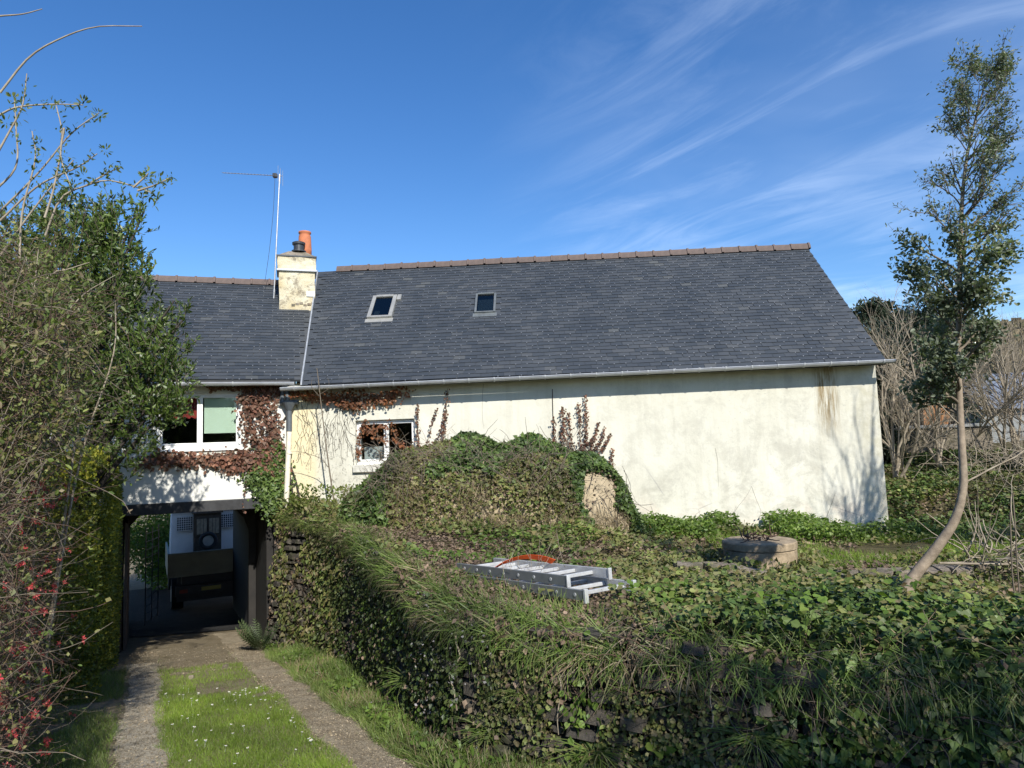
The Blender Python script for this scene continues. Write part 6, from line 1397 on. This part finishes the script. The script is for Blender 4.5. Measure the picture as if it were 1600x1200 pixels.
Pq, Rq = twig_mass(nq, p, (.18, .6), (.0013, .004), (.1, -.15, .45), jit=.9)
kq = rng.random(nq) < .55
o = tube_obj('twigs', Pq[kq], Rq[kq], M['twig_red'], qn, 3); tube_obj('pale_twigs', Pq[~kq], Rq[~kq], M['twig'], qn, 3)
leaves_on(Pq, 17000, (.018, .042), [T_oval(.6), T_QUAD], L['ivy_olive'], 'leaves', qn, .02, .1, .4)
leaves_on(Pq, 3500, (.025, .045), [T_oval(.6)], L['shoot'], 'young_leaves', qn, .02, .2, .4)
# blossoms in small clusters, each a part
fm = []
for k in range(4):
    v_, f_ = [], []
    for b_i in range(rng.integers(2, 4)):
        c = rng.normal(size=3) * .016; ax = runit(1)[0]; a1_ = unit(np.cross(ax, runit(1)[0])); a2_ = np.cross(ax, a1_)
        for j in range(5):
            t0_ = 2 * math.pi * j / 5; e0 = math.cos(t0_) * a1_ + math.sin(t0_) * a2_; e1 = math.cos(t0_ + .75) * a1_ + math.sin(t0_ + .75) * a2_; em = unit(e0 + e1); kk = len(v_)
            v_ += [c, c + e0 * .014 + ax * .008, c + em * .022 + ax * .013, c + e1 * .014 + ax * .008]; f_.append((kk, kk + 1, kk + 2, kk + 3))
    me = bpy.data.meshes.new('blossom'); me.from_pydata([tuple(a) for a in v_], [], f_); me.materials.append(L['petal']); fm.append(me)
fi = rng.integers(0, nq, 4000); tipq = Pq[fi, 4]; dwt = DR.inv(tipq); okq = (dwt[:, 0] > qfront(dwt[:, 1]) - .12) & (vnoise(tipq[:, 1], tipq[:, 2], 3.1, 8) > .08); tipq = tipq[okq][:300]
for q in tipq:
    o = bpy.data.objects.new('blossom', random.choice(fm)); C.objects.link(o); sc_v = random.uniform(.75, 1.25); o.matrix_basis = Matrix.Translation(tuple(q)) @ Matrix.Rotation(random.uniform(0, 6), 4, 'Z') @ Matrix.Rotation(random.uniform(-1, 1), 4, 'X') @ Matrix.Diagonal((sc_v, sc_v, sc_v, 1)); adopt(o, qn)
# bare elder thicket above it with arching stems
eb = dz(-2.0, 8.2)
eld = thing('elder_bush', 'tall bare thicket of grey arching stems with young leaves at upper left', 'bush', eb)
EA = [[(0, 145), (45, 90), (95, 60), (150, 42), (222, 41)], [(-40, 30), (0, 25), (35, 22), (66, 14)], [(-10, 250), (15, 205), (35, 165), (42, 115)], [(-10, 185), (25, 168), (80, 163), (130, 164)], [(-10, 340), (60, 270), (110, 210), (155, 176)], [(70, 340), (85, 290), (97, 215), (88, 165)], [(0, 345), (60, 290), (120, 262), (152, 240)], [(70, 370), (95, 310), (135, 290), (170, 282), (215, 293), (240, 303)], [(208, 293), (225, 278), (232, 270)], [(215, 298), (240, 290), (268, 277)], [(135, 290), (160, 275), (185, 262)], [(30, 420), (35, 330), (55, 250), (50, 205)], [(-10, 300), (25, 260), (25, 200), (22, 150)], [(0, 400), (50, 330), (90, 280), (115, 250)], [(100, 200), (95, 245), (110, 290)]]
lines = [smooth_line([atY(x, y, 6.3 + .25 * math.sin(i * 2.1)) for x, y in ln], 14) for i, ln in enumerate(EA)]
tube_obj('arching_stems', np.array(lines), np.linspace(.011, .0045, 14)[None] * np.ones((len(lines), 1)), M['twig_pale'], eld, 5)
leaves_on(np.array([l[3:] for l in lines[2:]]), 520, (.03, .06), T_lance(.35), L['shoot'], 'young_leaves', eld, .025, .2, .4, .3)
for (x, y) in ((155, 180), (165, 235), (235, 303), (130, 275), (130, 160), (10, 190), (60, 225), (230, 275), (115, 290), (20, 155)):
    c = atY(x, y, 6.3); n = 16; a = runit(n); scatter('leaf_spray', T_lance(.35), c + a * .03, unit(a + Z * .3), runit(n), rng.uniform(.035, .065, n), L['shoot'], eld)
ne = 3300; px = rng.uniform(-120, 1, ne) + rng.random(ne) ** 1.5 * 150 ; py = rng.uniform(330, 720, ne); Yr = np.where(py > 480, rng.uniform(4.3, 6., ne), rng.uniform(5.6, 7.6, ne))
px = np.where(py > 560, np.minimum(px, 100 * rng.random(ne) + px * .3), px); keep = (py > 375 + 110 * np.clip(px / 150, 0, 1)) | (rng.random(ne) < .06); keep &= rng.random(ne) < np.where(py < 480, .6, .55) ; px, py, Yr = px[keep], py[keep], Yr[keep]; p = np.array([atY(a, b, c) for a, b, c in zip(px, py, Yr)])
Pe, Re = twig_mass(len(p), p, (.25, .85), (.0018, .005), (.1, 0, .35), jit=.9); sel = (Pe[:, :, 0] < -.545 * Pe[:, :, 1]).all(1); Pe, Re = Pe[sel], Re[sel]; kk = rng.random(len(Pe)) < .45
# keep the mass left of the bay tree
tube_obj('twigs', Pe[kk], Re[kk], M['twig'], eld, 3); tube_obj('pale_twigs', Pe[~kk], Re[~kk], M['twig_red'], eld, 3)
leaves_on(Pe, 9500, (.03, .06), [T_lance(.35), T_oval(.5)], L['ivy_olive'], 'leaves', eld, .02, .1, .4); leaves_on(Pe, 7000, (.03, .055), T_lance(.35), L['shoot'], 'shoots', eld, .02, .2, .4)
big_ = [[(40, 1100), (60, 760), (85, 640), (100, 560), (165, 500)], [(10, 1100), (20, 800), (30, 640), (50, 480), (60, 390)], [(60, 1100), (110, 740), (120, 640), (70, 520), (40, 400)], [(-10, 1100), (0, 700), (60, 560), (120, 470), (180, 430)], [(60, 1100), (120, 740), (176, 560), (180, 470)], [(0, 1100), (20, 560), (70, 440), (110, 420), (140, 410)]]
tube_obj('main_stems', np.array([smooth_line([atY(x, y, 6.0) for x, y in ln], 14) for ln in big_]), np.linspace(.013, .003, 14)[None] * np.ones((len(big_), 1)), M['twig_pale'], eld, 6)

# ------------------------------------------------------------------ seen through the passage
TF = Frame(atY(262, 866, 19.), DR.x, DR.y, Z); TF.o[2] = 0
tw = 2.35; ztt = float(atY(262, 866, 19.)[2]); ztb = ztt - .56; zgr = float(zd(TF.o[0], TF.o[1]))
tr = thing('flatbed_truck', 'truck parked beyond the passage, dark tailgate towards the viewer and white cab', 'truck', (TF.o[0] + 1, TF.o[1] + 1, zgr))
G(TF).box(0, tw, 0, .05, ztb, ztt).build('tailgate', M['truck_bed'], tr, bevel=.01)
for k in range(3): G(TF).box(.06 + k * .77, .06 + k * .77 + .70, -.012, -.002, ztb + .05, ztt - .05).build('tailgate_panel', M['truck_bed'], tr, bevel=.004)
G(TF).box(0, .05, .052, 3.2, ztb, ztt).build('side_board', M['truck_bed'], tr); G(TF).box(tw - .05, tw, .052, 3.2, ztb, ztt).build('side_board', M['truck_bed'], tr)
G(TF).box(.0, tw, .052, 3.2, ztb - .1, ztb - .002).build('bed', M['truck_bed'], tr)
G(TF).box(.25, tw - .25, .4, .5, zgr + .25, ztb - .102).build('underside_shade', M['black'], tr)  # black panel added to stand for the shade beneath the bed
for a in (.35, tw - .5): G(TF).box(a, a + .12, .1, 4.8, ztb - .32, ztb - .102).build('chassis_rail', M['black'], tr)
G(TF).box(.2, tw - .2, .02, .12, ztb - .62, ztb - .35).build('rear_bumper', M['black'], tr)
G(TF).box(.85, 1.35, .005, .018, ztb - .52, ztb - .42).build('number_plate', M['plate'], tr)
for a in (.3, tw - .5): G(TF).box(a, a + .2, .0, .018, ztb - .54, ztb - .44).build('tail_light', M['lamp'], tr)
for a in (.12, tw - .42):
    for yy in (.9, 4.2):
        wh = G(TF).cyl((a, yy, zgr + .42), (a + .3, yy, zgr + .42), .42, .42, 24).build('wheel', M['rubber'], tr); G(TF).cyl((a - .01, yy, zgr + .42), (a + .31, yy, zgr + .42), .22, .22, 16).build('rim', M['steel'], wh)
# cab with grilles
cab = G(TF); cz0, cz1 = ztb - .1, ztt + 1.05; cab.hexa([(.12, 3.5, cz0), (tw - .12, 3.5, cz0), (tw - .12, 5.2, cz0), (.12, 5.2, cz0)], [(.16, 3.55, cz1), (tw - .16, 3.55, cz1), (tw - .2, 4.8, cz1), (.2, 4.8, cz1)])
cab.build('cab', M['truck_white'], tr, bevel=.04)
for a in (.32, tw - .78):
    gr_ = G(TF).box(a, a + .46, 3.47, 3.49, ztt + .28, ztt + .72).build('grille', M['black'], tr)
    for k in range(8): G(TF).box(a + k * .0655, a + k * .0655 + .016, 3.455, 3.469, ztt + .28, ztt + .72).build('grille_bar', M['truck_white'], gr_)
    for k in range(7): G(TF).box(a, a + .46, 3.44, 3.453, ztt + .28 + k * .07, ztt + .296 + k * .07).build('grille_bar', M['truck_white'], gr_)
G(TF).box(.2, tw - .2, 3.44, 3.50, ztt + .86, ztt + .92).build('rack_bar', M['black'], tr)
cu = thing('wooden_cupboard', 'weathered brown two-door cupboard standing on the truck bed', 'cupboard', TF.w((1.1, 3.2, ztb)))
x0, x1 = .80, 1.60
G(TF).box(x0, x1, 2.9, 3.35, ztb + .002, ztt + .82).build('carcass', M['oldwood'], cu)
for a in (x0 + .05, (x0 + x1) / 2 + .01):
    d_ = G(TF).box(a, a + .335, 2.86, 2.898, ztt + .12, ztt + .74).build('door', M['oldwood'], cu, bevel=.005)
    for k in range(3): G(TF).box(a + .03 + k * .1, a + .115 + k * .1, 2.845, 2.858, ztt + .18, ztt + .66).build('panel', M['twig_pale'], d_)
G(TF).box(x0 - .05, x1 + .05, 2.82, 3.4, ztt + .822, ztt + .88).build('top', M['oldwood'], cu)
sw_ = thing('spare_wheel', 'spare wheel leaning against the cupboard on the truck bed', 'wheel', TF.w((1.2, 2.6, ztb)))
tyre = G(TF); n1, n2 = 28, 8; V = []; zc_ = ztt - .02
for i in range(n1):
    a = 2 * math.pi * i / n1
    for j in range(n2):
        b = 2 * math.pi * j / n2; R0 = .22 + .06 * math.cos(b); V.append((1.2 + R0 * math.cos(a), 2.7 + .08 * math.sin(b), zc_ + R0 * math.sin(a)))
tyre.add(V, [(i * n2 + j, ((i + 1) % n1) * n2 + j, ((i + 1) % n1) * n2 + (j + 1) % n2, i * n2 + (j + 1) % n2) for i in range(n1) for j in range(n2)]).build('tyre', M['rubber'], sw_, smooth=True)
G(TF).cyl((1.2, 2.68, zc_), (1.2, 2.73, zc_), .16, .16, 20).build('rim', M['steel'], sw_)
# trellis gate and shrub left of the truck
tg = thing('mesh_gate', 'tall black metal mesh gate standing open at the far end of the passage', 'gate', DR.w((-.55, 20, -4)))
ga, gb_ = atY(226, 945, 17.5), atY(241, 820, 18.5)
GF = Frame((ga[0], ga[1], 0), unit(np.array([gb_[0] - ga[0], gb_[1] - ga[1] + .6, 0])), (0, 1, 0), Z)
for x in (0, .5, 1.0): G(GF).box(x, x + .03, 0, .03, -4.1, -1.7).build('upright', M['black'], tg)
for k in range(12): G(GF).box(.0, 1.03, .031, .04, -4.05 + k * .2, -4.035 + k * .2).build('rail', M['black'], tg)
bs = atY(262, 870, 24.); blob_tree('green_shrub', 'leafy green shrub seen through the passage left of the truck', (bs[0] - .1, 24., float(zd(bs[0], 24.))), 3.6, 1.7, 20000, L['weed'], (.06, .11), [T_oval(.6)], .05, .05, cat='shrub', ncl=50)
nb = thing('neighbour_house', 'pale house wall beyond the truck seen through the passage', 'house', (-12, 34, -4.5))
G().box(-15.2, -6, 34, 40, -5, -1.0).build('wall', M['nb_wall'], nb); G().hexa([(-15.5, 33.6, -1.05), (-5.7, 33.6, -1.05), (-5.7, 37, 1.6), (-15.5, 37, 1.6)], [(-15.5, 33.6, -.98), (-5.7, 33.6, -.98), (-5.7, 37, 1.67), (-15.5, 37, 1.67)]).build('roof', M['pot'], nb)
for x in (-14.5, -11.5, -8.5):
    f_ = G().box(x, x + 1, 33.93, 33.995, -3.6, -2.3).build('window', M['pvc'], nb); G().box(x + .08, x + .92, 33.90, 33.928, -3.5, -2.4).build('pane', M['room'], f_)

# ------------------------------------------------------------------ tall hedge behind the viewer at right: it shades the near wall
def tall_hedge(name, label, a, b, h, thick, n, seed):
    a, b = np.array(a, float), np.array(b, float); d = unit(b - a); nn = np.array([-d[1], d[0]]); Ln = np.linalg.norm(b - a); t = thing(name, label, 'hedge', (*((a + b) / 2), float(zd(*((a + b) / 2)))))
    s_ = rng.random(n) * Ln; f = rng.random(n); side = rng.uniform(-1, 1, n); P = a + d * s_[:, None] + nn * (side * thick)[:, None]; zb = zd(P[:, 0], P[:, 1])
    zt = h + .5 * vnoise(s_, s_ * 0, 1.4, seed) + .25 * vnoise(s_, s_ * 0, 4, seed + 1)
    P3 = np.stack([P[:, 0], P[:, 1], zb + (zt - zb) * f ** .8], -1)
    scatter('leaves', [T_oval(.6), T_lance(.4)], P3, runit(n), runit(n), rng.uniform(.08, .15, n), L['laurel'], t)
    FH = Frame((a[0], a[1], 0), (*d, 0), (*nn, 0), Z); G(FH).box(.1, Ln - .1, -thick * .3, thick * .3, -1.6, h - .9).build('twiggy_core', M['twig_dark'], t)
    return t
tall_hedge('tall_hedge', 'tall dark hedge across the drive from the near stone wall', (3.2, -1.6), (12, -3.2), 3.5, .6, 24000, 3)

# tall bare tree outside the frame at right, whose branches shade the end of the long wall
t_, tp_ = shrub('bare_tree', 'tall bare tree in the garden right of the bent tree', 'tree', gp(8.95, 8.2, -.05), 4, 4.4, .075, 3, M['twig'], (.06, 0, 1), .17, wob=.25, up=.25, kids=(4, 6), shrink=.58, spread=.5)

# hairline cracks running through the old render
ck = []
for ln in ([(1140, 835), (1150, 800), (1168, 775), (1174, 760)], [(1174, 760), (1183, 780), (1188, 800), (1183, 815)], [(1118, 700), (1121, 720), (1122, 735), (1124, 760)], [(1290, 815), (1296, 800), (1300, 785), (1306, 770)], [(1020, 790), (1024, 810), (1034, 825), (1040, 835)], [(1078, 838), (1080, 820), (1086, 805), (1094, 798)], [(1100, 822), (1125, 818), (1140, 806), (1150, 790)], [(756, 600), (757, 620), (756, 650), (757, 670)]):
    ck.append(smooth_line([onM(x + rng.normal() * 1.2, y, -.0015) for x, y in ln], 12))
ckm = plain('crack', (.22, .2, .17), (.16, .15, .13), rough=.9)
o = tube_obj('wall_cracks', np.array(ck), np.linspace(.005, .002, 12)[None] * np.ones((len(ck), 1)), ckm, house, 3); o['kind'] = 'stuff'
